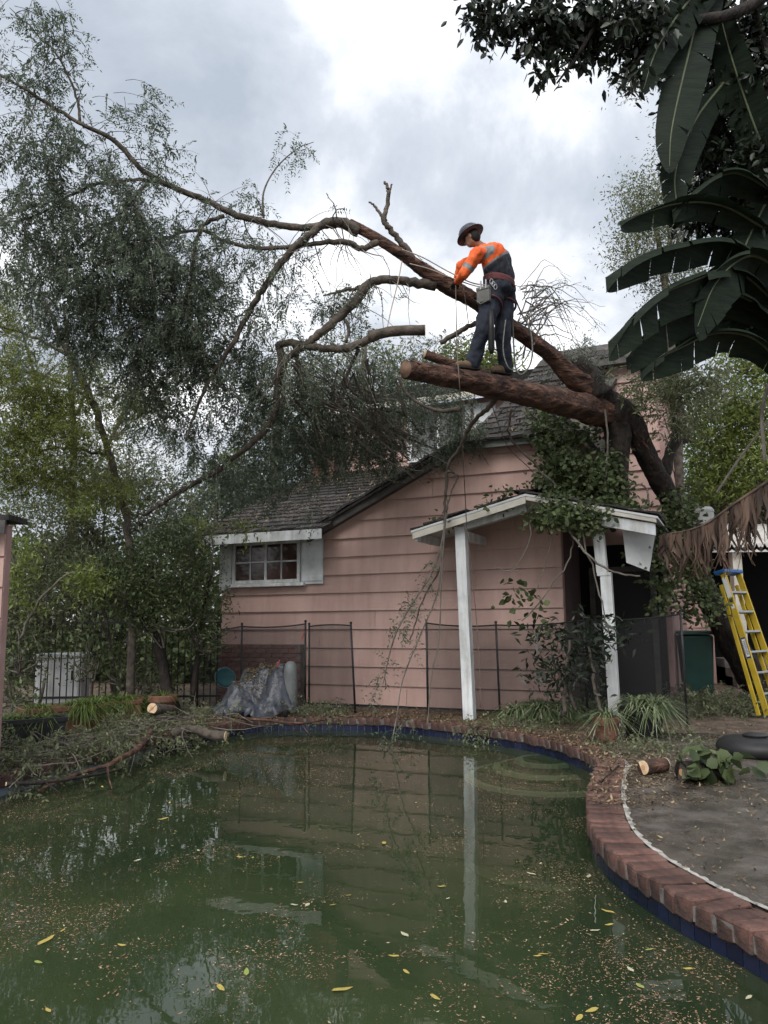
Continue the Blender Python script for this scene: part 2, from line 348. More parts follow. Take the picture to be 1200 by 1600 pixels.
# boots
bo = mat('tan_leather_boot', (.10, .062, .036), (.18, .115, .068), sc=8, rough=.7); so_ = mat('boot_sole', (.025, .022, .02), rough=.8)
for s_ in 'LR':
    a, t_ = J['ank' + s_], J['toe' + s_]; d = nrm((t_ - a) * [1, 1, 0]); heel = a - d * .05 - upv * .085; L0 = .29; sd = np.array([-d[1], d[0], 0]); slope = (t_[2] - heel[2] + .03) / L0 * .45; d = nrm(d + upv * slope)
    b = MB(); capsule(b, a + upv * .03, .062, a - upv * .05, .058); capsule(b, heel + upv * .03, .046, heel + d * L0 * .5 + upv * .035, .05); capsule(b, heel + d * L0 * .45 + upv * .03, .05, heel + d * L0 * .86 + upv * .022, .044); o = fuse('boot', b, bo, man, .009, 3)
    s2 = MB(); out = [(-.045, .0), (-.03, .038), (.08, .036), (.17, .05), (.25, .045), (.292, 0), (.25, -.045), (.17, -.05), (.08, -.036), (-.03, -.038)]; s2.extrude([heel + d * x + sd * y_ - upv * .022 for x, y_ in out], upv * .022); s2.build('sole', so_, o)
# helmet with a brim all round, hair below it
hm = mat('dark_helmet', (.018, .020, .028), (.03, .034, .044), sc=6, rough=.35, spec=.5); ht = nrm(hu * .93 + hd_f * .12); hx = nrm(hd_f - ht * np.dot(hd_f, ht)); hy = np.cross(ht, hx); hc = H_ + ht * .045
he = MB(); he.lathe([(.155, -.012), (.165, -.004), (.160, .004), (.128, .012), (.126, .03), (.118, .07), (.095, .105), (.055, .128), (.01, .134)], k=28, sx=1.12, sy=.95); V = np.vstack(he.v); he.v = [V @ np.stack([hx, hy, ht]) + hc]; helm = he.build('helmet', hm, man, smooth=True)
rg = MB(); rg.lathe([(.128, .013), (.131, .016), (.131, .03), (.127, .033)], k=28, sx=1.12, sy=.95); V = np.vstack(rg.v); rg.v = [V @ np.stack([hx, hy, ht]) + hc]; rg.build('band', char, helm)
ha = MB(); ellipsoid(ha, H_ - hd_f * .03 + hu * .0, (.085, .080, .105), hrot); ha.build('hair', mat('dark_hair', (.012, .010, .009), rough=.7), man, smooth=True)
gs = MB()
for s_ in (-1, 1): gs.box(H_ + hd_f * .088 + np.cross(hu, hd_f) * s_ * .034 + hu * .012, (.02, .05, .034), hrot)
gs.bar(H_ + hd_f * .085 + np.cross(hu, hd_f) * .062 + hu * .016, H_ - hd_f * .01 + np.cross(hu, hd_f) * .082 + hu * .01, .006, .01); gs.bar(H_ + hd_f * .085 - np.cross(hu, hd_f) * .062 + hu * .016, H_ - hd_f * .01 - np.cross(hu, hd_f) * .082 + hu * .01, .006, .01); gs.build('safety_glasses', M['black_plastic'], man)
# climbing belt, leg straps, pouch and scabbard
mar = mat('maroon_webbing', (.07, .024, .026), (.11, .036, .038), sc=9, rough=.8); gry = mat('grey_pouch_cloth', (.10, .10, .095), (.15, .148, .14), sc=8, rough=.85, bump=.3, bsc=40)
be = MB(); ang = np.linspace(0, 2 * math.pi, 33); c0 = J['pelvis'] + np.array([0, 0, .07]); ring = [c0 + lft * .225 * math.cos(a) + fwd * .19 * math.sin(a) + upv * (.02 * math.cos(a) + .025 * math.sin(a)) for a in ang]
be.grid(np.array([[p + upv * z_ for p in ring] for z_ in (-.045, -.02, .02, .045)])); o = be.build('harness_belt', mar, man, smooth=True); sm = o.modifiers.new('thickness', 'SOLIDIFY'); sm.thickness = .014; sm.offset = 1
for s_ in 'LR':
    c1 = J['hip' + s_] * .72 + J['knee' + s_] * .28; ax_ = nrm(J['knee' + s_] - J['hip' + s_]); s1, s2_ = frame(ax_); MB().tube([c1 + s1 * .142 * math.cos(a) + s2_ * .142 * math.sin(a) + upv * .03 * math.cos(a) for a in ang], .014, 6).build('leg_strap', mar, man, smooth=True)
pc = J['hipL'] + lft * .175 + np.array([-.04, 0, -.07]); rot = np.stack([fwd, lft, upv], 1)
pq = MB(); pq.box(pc, (.17, .07, .20), rot); pq.box(pc + upv * .075 + lft * .008, (.176, .072, .05), rot); pou = pq.build('tool_pouch', gry, man, bevel=.015)
for q in (-.05, .02): MB().bar(pc + fwd * q + upv * .06 + lft * .04, pc + fwd * q + upv * .17 + lft * .035, .016, .016).build('tool_handle', alu, pou)
MB().tube([pc + fwd * .085 - upv * .06 + lft * .03, pc + fwd * .03 - upv * .12 + lft * .04, pc - fwd * .085 - upv * .09 + lft * .03], .008, 6).build('strap', gry, pou)
sb = MB(); a = P(767, 486, 8.74); b = P(768, 553, 8.80); sb.tube([a, a * .6 + b * .4, b - (b - a) * .12, b], [.026, .040, .040, .018], 10); sb.build('saw_scabbard', M['black_plastic'], man, smooth=True)
cl_ = MB()
for q in range(3): cl_.tube([P(768 + q * 3, 440 + q * 4, 8.82) + np.array([.0, 0, 0]) + np.array([math.cos(a) * .02, 0, math.sin(a) * .035]) for a in np.linspace(0, 2 * math.pi, 13)], .005, 6)
cl_.build('carabiner', alu, man, smooth=True)
# ------------------------------------------------------------------ ropes
rope_m = mat('pale_climbing_rope', (.30, .25, .20), (.42, .36, .29), sc=40, rough=.8, bump=.5, bsc=120); rope_d = mat('dark_lowering_rope', (.10, .075, .065), (.16, .12, .10), sc=40, rough=.8, bump=.5, bsc=120); rope_g = mat('grey_green_rope', (.12, .13, .115), (.20, .21, .185), sc=40, rough=.8)
def rope(label, path, r, m):
    p = spline([P(*a) for a in path], 10); MB().tube(p, r, 6).build('rope', m, None, smooth=True, label=label, cat='rope')
rope('taut pale rope from the worker\'s belt along the sloping limb', [(760, 446, 8.9), (735, 441, 9.0), (700, 424, 9.05), (660, 402, 9.0), (628, 390, 8.95)], .008, rope_m)
rope('second pale rope lying along the underside of the sloping limb', [(768, 450, 8.85), (740, 446, 8.95), (700, 432, 9.02), (670, 420, 9.0), (640, 412, 8.95)], .007, rope_m)
rope('short rope tied from the limb down to the sawn branch', [(628, 408, 9.0), (622, 440, 8.95), (612, 480, 8.9), (605, 512, 8.85)], .007, rope_m)
rope('rope hanging straight down from the worker\'s hands past the limb', [(712, 446, 9.1), (713, 500, 9.0), (715, 560, 8.75), (718, 600, 8.6), (722, 680, 9.2), (727, 780, 10.0), (730, 830, 10.35), (741, 930, 10.5), (748, 1020, 10.5), (751, 1105, 10.5)], .007, rope_d)
rope('thinner rope dangling beside the worker\'s pouch', [(724, 450, 9.2), (728, 475, 9.2), (732, 505, 9.25)], .006, rope_d)
rope('coiled grey rope loop hanging behind the worker', [(800, 452, 9.1), (801, 500, 9.2), (803, 545, 9.25), (806, 575, 9.25), (815, 585, 9.25), (828, 570, 9.3), (832, 545, 9.3), (828, 515, 9.3), (815, 490, 9.25), (803, 462, 9.15)], .010, rope_g)
rope('second rope loop curving round the worker\'s right boot', [(790, 500, 8.95), (786, 540, 8.9), (790, 565, 8.9), (800, 578, 8.95), (815, 570, 9.1), (828, 550, 9.2)], .008, rope_g)
rope('red-brown line trailing from the limb down the roof edge', [(765, 620, 9.2), (778, 660, 9.7), (795, 700, 10.4), (830, 735, 10.9), (850, 770, 10.6)], .006, rope_d)
# ================================================================== SETTING: pool, ground, patio
WATER_Z = -.18
pool_pts = [(1.65, 3.6), (1.58, 3.85), (1.48, 4.13), (1.42, 4.41), (1.37, 4.70), (1.35, 5.08), (1.39, 5.48), (1.50, 5.99), (1.67, 6.61),
            (1.88, 7.23), (2.07, 7.85), (2.03, 8.48), (1.79, 9.28), (1.36, 9.90), (.72, 10.58), (0, 11.12), (-.95, 11.36), (-1.75, 11.25),
            (-2.3, 10.55), (-2.72, 9.6), (-2.95, 8.9), (-3.15, 8.4), (-3.42, 7.8), (-3.62, 7.1), (-3.8, 6.2), (-3.95, 5.0), (-3.9, 3.6),
            (-3.3, 2.2), (-2.0, 1.35), (0, 1.15), (1.2, 1.5), (1.7, 2.3), (1.74, 3.05)]
def closed_spline(p, n):
    p = np.asarray(p, float); k = len(p); out = []
    for i in range(k):
        a, b, c, d = p[i - 1], p[i], p[(i + 1) % k], p[(i + 2) % k]
        for t in np.linspace(0, 1, n, endpoint=False):
            out.append(.5 * (2 * b + (c - a) * t + (2 * a - 5 * b + 4 * c - d) * t * t + (3 * b - a - 3 * c + d) * t ** 3))
    return np.array(out)
PO = closed_spline(pool_pts, 10)                   # counter-clockwise? fixed below
area = .5 * np.sum(PO[:, 0] * np.roll(PO[:, 1], -1) - np.roll(PO[:, 0], -1) * PO[:, 1])
tan = nrm(np.roll(PO, -1, 0) - np.roll(PO, 1, 0))
NOUT = np.stack([tan[:, 1], -tan[:, 0]], 1) * (1 if area > 0 else -1)
def off(d): return PO + NOUT * d
def sheet(name, outer, holes, z, m, **kw):
    loops = [[Vector((x, y, 0)) for x, y in outer]] + [[Vector((x, y, 0)) for x, y in h] for h in holes]
    tris = tessellate_polygon(loops); pts = [p for l in loops for p in l]
    V = [(p.x, p.y, z) for p in pts]; Fs = []
    for t in tris:
        a, b, c = (pts[i] for i in t)
        Fs.append(t if (b - a).cross(c - a).z > 0 else t[::-1])
    mb = MB(); mb.add(V, Fs); return mb.build(name, m, **kw)
sheet('ground', [(-90, -40), (90, -40), (90, 160), (-90, 160)], [off(.10)], -.012, M['soil'], kind='structure')
# patio slab, right of the pool
cut = [i for i in range(len(PO)) if PO[i, 0] > 0 and PO[i, 1] > 2.0 and PO[i, 1] < 8.9]
arc = off(.27)
ridx = sorted(cut, key=lambda i: PO[i, 1])
ridx = [i for i in ridx if PO[i, 0] > 1.2]
outline = [tuple(arc[i]) for i in ridx]
patio = [(9.0, .5), (9.0, 9.3), (2.9, 9.6)] + outline[::-1] + [(2.0, .5)]
sheet('patio', patio, [], -.002, M['concrete'], kind='structure')
ribbon = MB(); a0, a1 = off(.256), off(.292)
jit = RNG.uniform(-.012, .012, len(PO))
ribbon.grid(np.array([[[*(a0[i]), .006] for i in ridx], [[*(a1[i] + NOUT[i] * jit[i]), .004] for i in ridx]]))
ribbon.build('mortar_seam', mat('pale_mortar_seam', (.16, .15, .135), (.46, .44, .41), sc=14, rough=.9, bump=.6, bsc=80), kind='structure')

# basin
bw = MB(); prof = [(.03, -.005), (.012, -.09), (.012, -.30), (.0, -.9), (-.25, -1.35)]
lat = np.array([[[*(PO[i] + NOUT[i] * d), z] for d, z in prof] for i in list(range(len(PO))) + [0]])
bw.grid(lat)
basin = bw.build('pool_wall', mat('pool_grout', (.10, .13, .17), (.16, .19, .22), sc=8, rough=.8), kind='structure')
sheet('pool_floor', off(.0), [], -1.34, mat('pool_floor_plaster', (.10, .15, .10), (.16, .21, .15), sc=2, rough=.9), kind='structure')
steps = MB()
for r, z in ((.36, -.196), (.60, -.27), (.92, -.37)):
    steps.lathe([(r, -1.3), (r, z - .03), (r - .02, z), (r - .10, z), (r - .105, z - .006), (r - .14, z - .006), (r - .145, z), (.01, z)], (1.80, 9.0, 0), k=64)
steps_o = steps.build('pool_steps', M['steps'], kind='structure')
for r, z in ((.36, -.196), (.60, -.27), (.92, -.37)):
    for r1, r2 in ((r + .001, r + .03), (r - .12, r - .10)):
        if r1 > r: MB().lathe([(r, -1.2), (r2, -1.2), (r2, z - .035), (r, z - .035)], (1.80, 9.0, 0), k=64).build('riser_trim', mat('dull_step_edge', (.05, .075, .055), (.08, .11, .08), sc=6, rough=.8), steps_o)
        else: MB().lathe([(r1, z - .01), (r2, z - .01), (r2, z + .004), (r1, z + .004)], (1.80, 9.0, 0), k=64).build('tread_line', mat('dull_step_line', (.10, .14, .11), (.15, .19, .15), sc=6, rough=.8), steps_o)

# water: murky, green, still
wm = bpy.data.materials.new('murky_pool_water'); wm.use_nodes = True
N, L = wm.node_tree.nodes, wm.node_tree.links; N.clear()
o_ = N.new('ShaderNodeOutputMaterial'); gl = N.new('ShaderNodeBsdfGlossy'); gl.inputs['Roughness'].default_value = .015
df = N.new('ShaderNodeBsdfDiffuse'); tp = N.new('ShaderNodeBsdfTransparent'); tp.inputs[0].default_value = (.70, .76, .58, 1)
tc = N.new('ShaderNodeTexCoord'); nz = N.new('ShaderNodeTexNoise'); nz.inputs['Scale'].default_value = .55; nz.inputs['Detail'].default_value = 4
L.new(tc.outputs['Object'], nz.inputs['Vector']); rp = N.new('ShaderNodeValToRGB')
rp.color_ramp.elements[0].position = .35; rp.color_ramp.elements[0].color = (.024, .042, .019, 1)
rp.color_ramp.elements[1].position = .65; rp.color_ramp.elements[1].color = (.058, .074, .034, 1)
L.new(nz.outputs['Fac'], rp.inputs[0]); L.new(rp.outputs[0], df.inputs[0])
m1 = N.new('ShaderNodeMixShader'); m1.inputs[0].default_value = .50; L.new(df.outputs[0], m1.inputs[1]); L.new(tp.outputs[0], m1.inputs[2])
fr = N.new('ShaderNodeFresnel'); fr.inputs[0].default_value = 1.5
m2 = N.new('ShaderNodeMixShader'); L.new(fr.outputs[0], m2.inputs[0]); L.new(m1.outputs[0], m2.inputs[1]); L.new(gl.outputs[0], m2.inputs[2])
n2 = N.new('ShaderNodeTexNoise'); n2.inputs['Scale'].default_value = 2.6; n2.inputs['Detail'].default_value = 3
L.new(tc.outputs['Object'], n2.inputs['Vector']); bp = N.new('ShaderNodeBump'); bp.inputs['Strength'].default_value = .035; bp.inputs['Distance'].default_value = .05
L.new(n2.outputs['Fac'], bp.inputs['Height']); L.new(bp.outputs[0], gl.inputs['Normal']); L.new(bp.outputs[0], fr.inputs['Normal'])
L.new(m2.outputs[0], o_.inputs['Surface'])
sheet('pool_water', off(.005), [], WATER_Z, wm, kind='structure')

# coping bricks and tile band, piece by piece
def bevel_box(name, size, m, w, jitter=0.0, seed=0):
    bm = bmesh.new(); bmesh.ops.create_cube(bm, size=1)
    for v in bm.verts: v.co = Vector((v.co.x * size[0], v.co.y * size[1], v.co.z * size[2]))
    rr = random.Random(seed)
    if jitter:
        for v in bm.verts: v.co += Vector([rr.uniform(-jitter, jitter) for _ in range(3)])
    if w: bmesh.ops.bevel(bm, geom=bm.edges[:] , offset=w, segments=1, affect='EDGES')
    me = bpy.data.meshes.new(name); bm.to_mesh(me); bm.free(); me.materials.append(m); return me
brick_me = [bevel_box('brick', (.120, .265, .110), M['brick'], .011, .010, i) for i in range(6)]
tile_me = bevel_box('tile', (.098, .012, .098), M['tile'], .002)
coping = link('pool_coping', None, None, kind='structure')
cm = MB(); cl = np.array([[[*(PO[i] + NOUT[i] * d), z] for d, z in ((-.005, -.085), (-.005, -.012), (.265, -.012), (.265, -.085))] for i in list(range(len(PO))) + [0]])
cm.grid(cl); cm.build('mortar_bed', M['mortar'], coping)
seg = np.linalg.norm(np.roll(PO, -1, 0) - PO, axis=1); cum = np.concatenate([[0], np.cumsum(seg)]); PC = np.vstack([PO, PO[:1]])
def along(q): return np.stack([np.interp(q, cum, PC[:, 0]), np.interp(q, cum, PC[:, 1])], -1)
def normal_at(q):
    t = nrm(along((q + .05) % cum[-1]) - along((q - .05) % cum[-1])); return np.stack([t[..., 1], -t[..., 0]], -1) * (1 if area > 0 else -1)
q = 0.0; nb = 0
while q < cum[-1] - .06:
    c = along(q)
    if (c[1] > 2.6 and c[0] > 0) or c[1] > 6.4:
        nn = normal_at(q); ang = math.atan2(nn[1], nn[0]) - math.pi / 2
        b = link('brick', brick_me[nb % 6], coping, loc=(*(c + nn * .121), -.046 + random.uniform(-.006, .006)),
                 rot=(random.uniform(-.025, .025), random.uniform(-.03, .03), ang + random.uniform(-.03, .03)))
        nb += 1
    q += .129 + random.uniform(-.004, .006)
q = 0.0
while q < cum[-1] - .05:
    c = along(q)
    if (c[1] > 2.6 and c[0] > 0) or (c[1] > 9.5):
        nn = normal_at(q); ang = math.atan2(nn[1], nn[0]) - math.pi / 2
        link('tile', tile_me, basin, loc=(*(c + nn * .010), -.131), rot=(0, 0, ang))
        if c[1] < 6.5: link('tile', tile_me, basin, loc=(*(c + nn * .010), -.234), rot=(0, 0, ang))
    q += .104

# ================================================================== THE PINK HOUSE (local frame: x along the front wall, y back)
HO, HA = (.52, 12.32, 0), R(-24)
house = thing('pink_house', 'pink clapboard house with dark shingle roof and a white porch crushed by the fallen tree', 'house', HO, HA)
LAP = .30
def board(s0, s1, s0t, s1t, z0, z1, t=0.0, face=-1, n=1):
    """one lapped board on plane y=t, facing -y"""
    return [(s0, t - .040, z0), (s1, t - .040, z0), (s1, t + .012, z0), (s0, t + .012, z0),
            (s0t, t - .004, z1 + .012), (s1t, t - .004, z1 + .012), (s1t, t + .012, z1 + .012), (s0t, t + .012, z1 + .012)]
BF = [(0, 1, 2, 3)[::-1], (4, 5, 6, 7), (0, 1, 5, 4), (1, 2, 6, 5), (2, 3, 7, 6), (3, 0, 4, 7)]
wall_poly = [(-3.75, 0), (2.31, 0), (2.31, 2.7), (3.0, 2.7), (3.0, 3.60), (2.6, 4.06), (.92, 4.06), (-1.72, 2.96), (-1.80, 2.74), (-3.75, 2.74)]
fw = MB(); fw.extrude([(x, .014, z) for x, z in wall_poly], (0, .12, 0))
front_wall = fw.build('front_wall', M['pink_dark'], house)
def sl(z): return -3.75 if z < 2.72 else (-1.80 if z < 2.96 else -1.72 + (z - 2.96) * 2.40)
def sr(z): return 2.31 if z < 2.69 else (3.0 if z <= 3.6 else 3.0 - (z - 3.6) * .87)
z = .03
while z < 4.05:
    z1 = min(z + LAP, 4.06)
    lo = sl(z) if not (z < 2.74 < z1) else -1.80
    hi = sr(z)
    lt, ht = sl(z1 - .01) if not (z < 2.74 < z1) else -1.80, sr(z1)
    if z < 2.69 < z1: ht = 2.31
    if z < 2.96 < z1: lt = -1.72
    cuts = [0.0] + sorted(random.uniform(.25, .8) for _ in range(random.choice((0, 1, 1)))) + [1.0]
    for c0, c1 in zip(cuts[:-1], cuts[1:]):
        b = MB(); g_ = .0025; b.add(board(lo + (hi - lo) * c0 + g_, lo + (hi - lo) * c1 - g_, max(lt, lo + (hi - lo) * c0) + g_, min(ht, lo + (hi - lo) * c1) - g_, z + random.uniform(-.003, .003), z1), BF); b.build('siding_board', M['pink'], front_wall)
    z += LAP
# foundation and the side walls
MB().span((-3.74, -.004, -.3), (2.30, .1, .028)).build('foundation', mat('foundation_paint', (.035, .045, .042), (.06, .07, .065), sc=5, rough=.8), house)
sw = MB(); sw.span((-3.75, .14, 0), (-3.65, 6.5, 2.9)); sw.build('side_wall', M['pink_dark'], house)
sw = MB(); sw.span((2.20, .14, 0), (2.305, 1.5, 3.2)); sw.build('side_wall', mat('entry_wall_tone', (.06, .042, .04), (.09, .06, .058), sc=3, rough=.8), house)  # entry side in a much darker tone than the other walls
# two-storey wall behind the porch
def plain_siding(name, s0, s1, zb, zt, t, first=.0, parent=house):
    bk = MB(); bk.span((s0, t + .014, zb), (s1, t + .12, zt)); w = bk.build(name, M['pink_dark'], parent)
    z = zb
    while z < zt - .05:
        z1 = min(z + LAP, zt); b = MB(); b.add(board(s0 + .002, s1 - .002, s0 + .002, s1 - .002, z, z1, t), BF); b.build('siding_board', M['pink'], w); z += LAP
    return w
tall_wall = plain_siding('upper_wall', 2.32, 3.68, 2.55, 5.6, 1.5)
MB().box((3.715, 1.49, 4.1), (.075, .09, 3.1)).build('corner_board', M['pink_dark'], house)
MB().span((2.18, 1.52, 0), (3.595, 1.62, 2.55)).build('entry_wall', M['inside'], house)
dr = MB(); dr.span((2.55, 1.46, .05), (3.40, 1.515, 2.1)); door = dr.build('door', mat('shade_dark_door', (.010, .008, .008), rough=.6), house)  # door colour lowered to hold the shade of the recess
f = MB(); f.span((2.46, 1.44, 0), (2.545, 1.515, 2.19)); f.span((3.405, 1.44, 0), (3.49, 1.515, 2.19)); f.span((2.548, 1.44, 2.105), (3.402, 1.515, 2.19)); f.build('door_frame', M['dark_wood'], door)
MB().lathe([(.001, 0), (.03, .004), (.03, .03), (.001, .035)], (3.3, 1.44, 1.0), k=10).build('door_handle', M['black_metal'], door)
# receding right side
rs = MB(); rs.span((3.60, 1.63, 0), (3.69, 8.0, 5.6)); right_wall = rs.build('side_wall', M['pink_dark'], house)
z = 2.4
while z < 5.5:
    b = MB(); b.add([(3.692 + dx, y, zz) for y in (1.64, 8.0) for dx, zz in ((0, z), (.026, z), (.004, z + LAP), (0, z + LAP))],
                    [(0, 1, 2, 3)[::-1], (4, 5, 6, 7), (0, 1, 5, 4), (1, 2, 6, 5), (2, 3, 7, 6), (3, 0, 4, 7)]); b.build('siding_board', M['pink'], right_wall)
    z += LAP
# second-storey block above the lean-to roof
dorm = plain_siding('dormer_wall', -3.3, .75, 4.55, 6.05, 4.0)
MB().span((-3.3, 4.13, 4.4), (-3.2, 7, 6.05)).build('dormer_side_wall', M['pink_dark'], house)
dw = MB(); dw.span((-1.62, 3.93, 4.86), (-.38, 3.968, 5.85)); dwin = dw.build('dormer_window', mat('insect_screen', (.10, .11, .11), (.15, .16, .155), sc=3, rough=.5), house)
f = MB(); f.span((-1.72, 3.90, 4.78), (-1.62, 3.968, 5.93)); f.span((-.38, 3.90, 4.78), (-.26, 3.968, 5.93)); f.span((-1.618, 3.90, 5.855), (-.382, 3.968, 5.93)); f.span((-1.618, 3.90, 4.78), (-.382, 3.968, 4.855)); f.span((-1.03, 3.905, 4.86), (-.97, 3.93, 5.85))
f.build('window_frame', M['white'], dwin)
MB().span((-.20, 3.93, 4.75), (.28, 3.968, 5.93)).build('shutter', M['white'], house, bevel=.006)
# chimney of brick, beside the dormer
ch = MB(); ch.span((-3.95, 3.6, 3.6), (-3.36, 4.2, 5.9)); chim = ch.build('chimney', M['mortar'], house)
cb = [bevel_box('brick', (.19, .05, .062), M['redbrick'], .004), bevel_box('brick', (.05, .28, .062), M['redbrick'], .004)]
for k in range(30):
    for j in range(3):
        link('brick', cb[0], chim, loc=(-3.95 + .098 + .2 * j - (.0 if k % 2 else .0), 3.59, 3.64 + k * .075))

# ---- window with shutters
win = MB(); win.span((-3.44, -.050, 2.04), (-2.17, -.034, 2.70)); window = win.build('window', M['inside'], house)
f = MB()
f.span((-3.50, -.085, 2.03), (-3.44, -.03, 2.70)); f.span((-2.175, -.085, 2.03), (-2.115, -.03, 2.70))
f.span((-3.50, -.086, 2.70), (-2.115, -.03, 2.78)); f.span((-3.438, -.083, 2.03), (-2.177, -.03, 2.085))
f.build('window_frame', M['white'], window, bevel=.004)
MB().span((-3.62, -.13, 1.965), (-2.02, -.03, 2.025)).build('sill', M['white'], window, bevel=.006)
for k, x in enumerate((-3.125, -2.81, -2.49)):
    MB().span((x - (.011 if k != 1 else .022), -.076, 2.087), (x + (.011 if k != 1 else .022), -.045, 2.698)).build('muntin', M['white'], window)
MB().span((-3.438, -.072, 2.385), (-2.177, -.047, 2.41)).build('muntin', M['white'], window)
for i in range(4):
    for j in range(2):
        x0 = -3.44 + .316 * i
        MB().span((x0 + .005, -.058, 2.09 + .315 * j), (x0 + .31, -.053, 2.38 + .31 * j)).build('pane', M['glass_pane'], window)
def shutter(s0, s1, z0, z1):
    m_ = MB(); m_.span((s0, -.062, z0), (s1, -.03, z1)); m_.span((s0 + .02, -.075, z1 - .13), (s1 - .02, -.0625, z1 - .05)); m_.span((s0 + .02, -.075, z0 + .05), (s1 - .02, -.0625, z0 + .13))
    for k in range(1, 4):
        pass
    return m_.build('shutter', M['white'], house, bevel=.004)
shutter(-2.10, -1.68, 1.99, 2.755); shutter(-3.79, -3.53, 1.92, 2.755)
# ---- roofs
def roof_plane(name, corners, thick, m, parent=house):
    p = np.asarray(corners, float); nn = nrm(np.cross(p[1] - p[0], p[2] - p[0])); nn = nn if nn[2] > 0 else -nn
    return MB().extrude(p, -nn * thick).build(name, m, parent)
KF = .42
def zF(t): return 2.87 + KF * (t + .45)
main_roof = roof_plane('roof', [(-4.08, -.45, zF(-.45)), (-1.45, -.45, zF(-.45)), (-1.45, .16, zF(.16)), (.9, .16, zF(.16)), (.9, 4.0, zF(4.0)), (-4.08, 4.0, zF(4.0))], .05, M['dark_wood'])
rs_ = MB(); rs_.extrude([(-4.05, .1, 2.88), (-4.05, 4.0, 2.88), (-4.05, 4.0, zF(4.0) - .06), (-4.05, .1, zF(.1) - .06)], (.06, 0, 0)); rs_.build('gable_wall', M['pink_dark'], house)
def wedge(name, m):
    mb = MB(); mb.add([(-.5, 0, 0), (.5, 0, 0), (.5, .40, 0), (-.5, .40, 0), (-.5, 0, .030), (.5, .012, .030), (.5, .40, .006), (-.5, .40, .006)],
                      [(0, 3, 2, 1), (4, 5, 6, 7), (0, 1, 5, 4), (1, 2, 6, 5), (2, 3, 7, 6), (3, 0, 4, 7)]); return mb.mesh(name, m)
wedge_me = [wedge('shingle', M['shingle']), wedge('shingle', M['shingle_edge'])]
def shingles(parent, org, up, course, ncourse, left, right, cap, rough=.0, wmin=.12, wmax=.26):
    """courses laid from org along +x, stepping by `up` (unit) * course; left(k)/right(k) bound each course in metres"""
    org, up = np.asarray(org, float), nrm(up); nn = np.cross([1, 0, 0], up); pitch = math.atan2(up[2], up[1]); cnt = 0; rest = MB()
    for k in range(ncourse):
        x, x1 = left(k), right(k)
        while x < x1:
            w = random.uniform(wmin, wmax); w = min(w, x1 - x + .02)
            c = org + up * (k * course + random.uniform(-.02, .02) - rough * random.random()) + nn * (.012 + rough * .3 * random.random()) + np.array([x + w / 2, 0, 0])
            rx, ry, rz_ = pitch - .03 + rough * random.uniform(-.6, .6), rough * random.uniform(-1, 1), rough * random.uniform(-1, 1)
            if cnt < cap:
                o = link('shingle', wedge_me[random.random() < .35], parent, loc=c, rot=(rx, ry, rz_)); o.scale = (w - .006, 1, random.uniform(.8, 1.4))
            else:
                V = np.array([(-.5, 0, 0), (.5, 0, 0), (.5, .40, 0), (-.5, .40, 0), (-.5, 0, .030), (.5, 0, .030), (.5, .40, .006), (-.5, .40, .006)]) * [w - .006, 1, 1]
                Rm = np.array(Matrix.Rotation(rx, 3, 'X')); rest.add(V @ Rm.T + c, [(0, 3, 2, 1), (4, 5, 6, 7), (0, 1, 5, 4), (1, 2, 6, 5), (2, 3, 7, 6), (3, 0, 4, 7)])
            cnt += 1; x += w
    if rest.n: rest.build('shingle_courses', M['shingle'], parent, kind='stuff')
up_f = nrm((0, 1, KF)); cF = .27; nF = int(4.45 / math.cos(math.atan(KF)) / cF)
def rightF(k):
    t = -.45 + k * cF * up_f[1]; return -1.45 if t < .1 else min(.9, -1.2 + .55 * (t - .1) + .6)
shingles(main_roof, (0, -.47, zF(-.47) + .004), up_f, cF, nF, lambda k: -4.1, rightF, 170)
MB().span((-4.08, -.50, 2.70), (-1.47, -.475, 2.865)).build('fascia', M['white'], house, bevel=.004)
MB().span((-4.05, -.474, 2.745), (-1.8, -.0, 2.765)).build('soffit', M['soffit'], house)
# cat-slide rake: slope in the plane of the front wall
def rake(a, b, t0, t1, th, m, name, dz=0.0):
    a, b = np.array(a, float), np.array(b, float); d = nrm(b - a); nrm2 = np.array([-d[1], d[0]]); q = [a, b, b - nrm2 * th, a - nrm2 * th]
    return MB().extrude([(x, t0, z + dz) for x, z in q], (0, t1 - t0, 0)).build(name, m, house)
rake((-1.98, 2.80), (.98, 4.19), -.16, -.035, .11, M['dark_wood'], 'rake_board')
cs = roof_plane('gable_roof', [(-1.95, -.20, 2.86), (.98, -.20, 4.235), (.98, 2.6, 4.235), (-1.95, .35, 2.86)], .04, M['shingle'])
d_ = nrm((2.93, 1.375)); k = 0; L0 = 3.2
while k * .2 < L0:                               # butt ends of the shingles along the rake
    x, zz = -1.97 + d_[0] * k * .2, 2.875 + d_[1] * k * .2
    o = link('shingle', wedge_me[1], cs, loc=(x, -.19 + random.uniform(-.03, .03), zz), rot=(0, -math.atan2(d_[1], d_[0]) + random.uniform(-.1, .1), math.pi / 2 * 0)); o.scale = (.24, .7, 1.2); k += 1
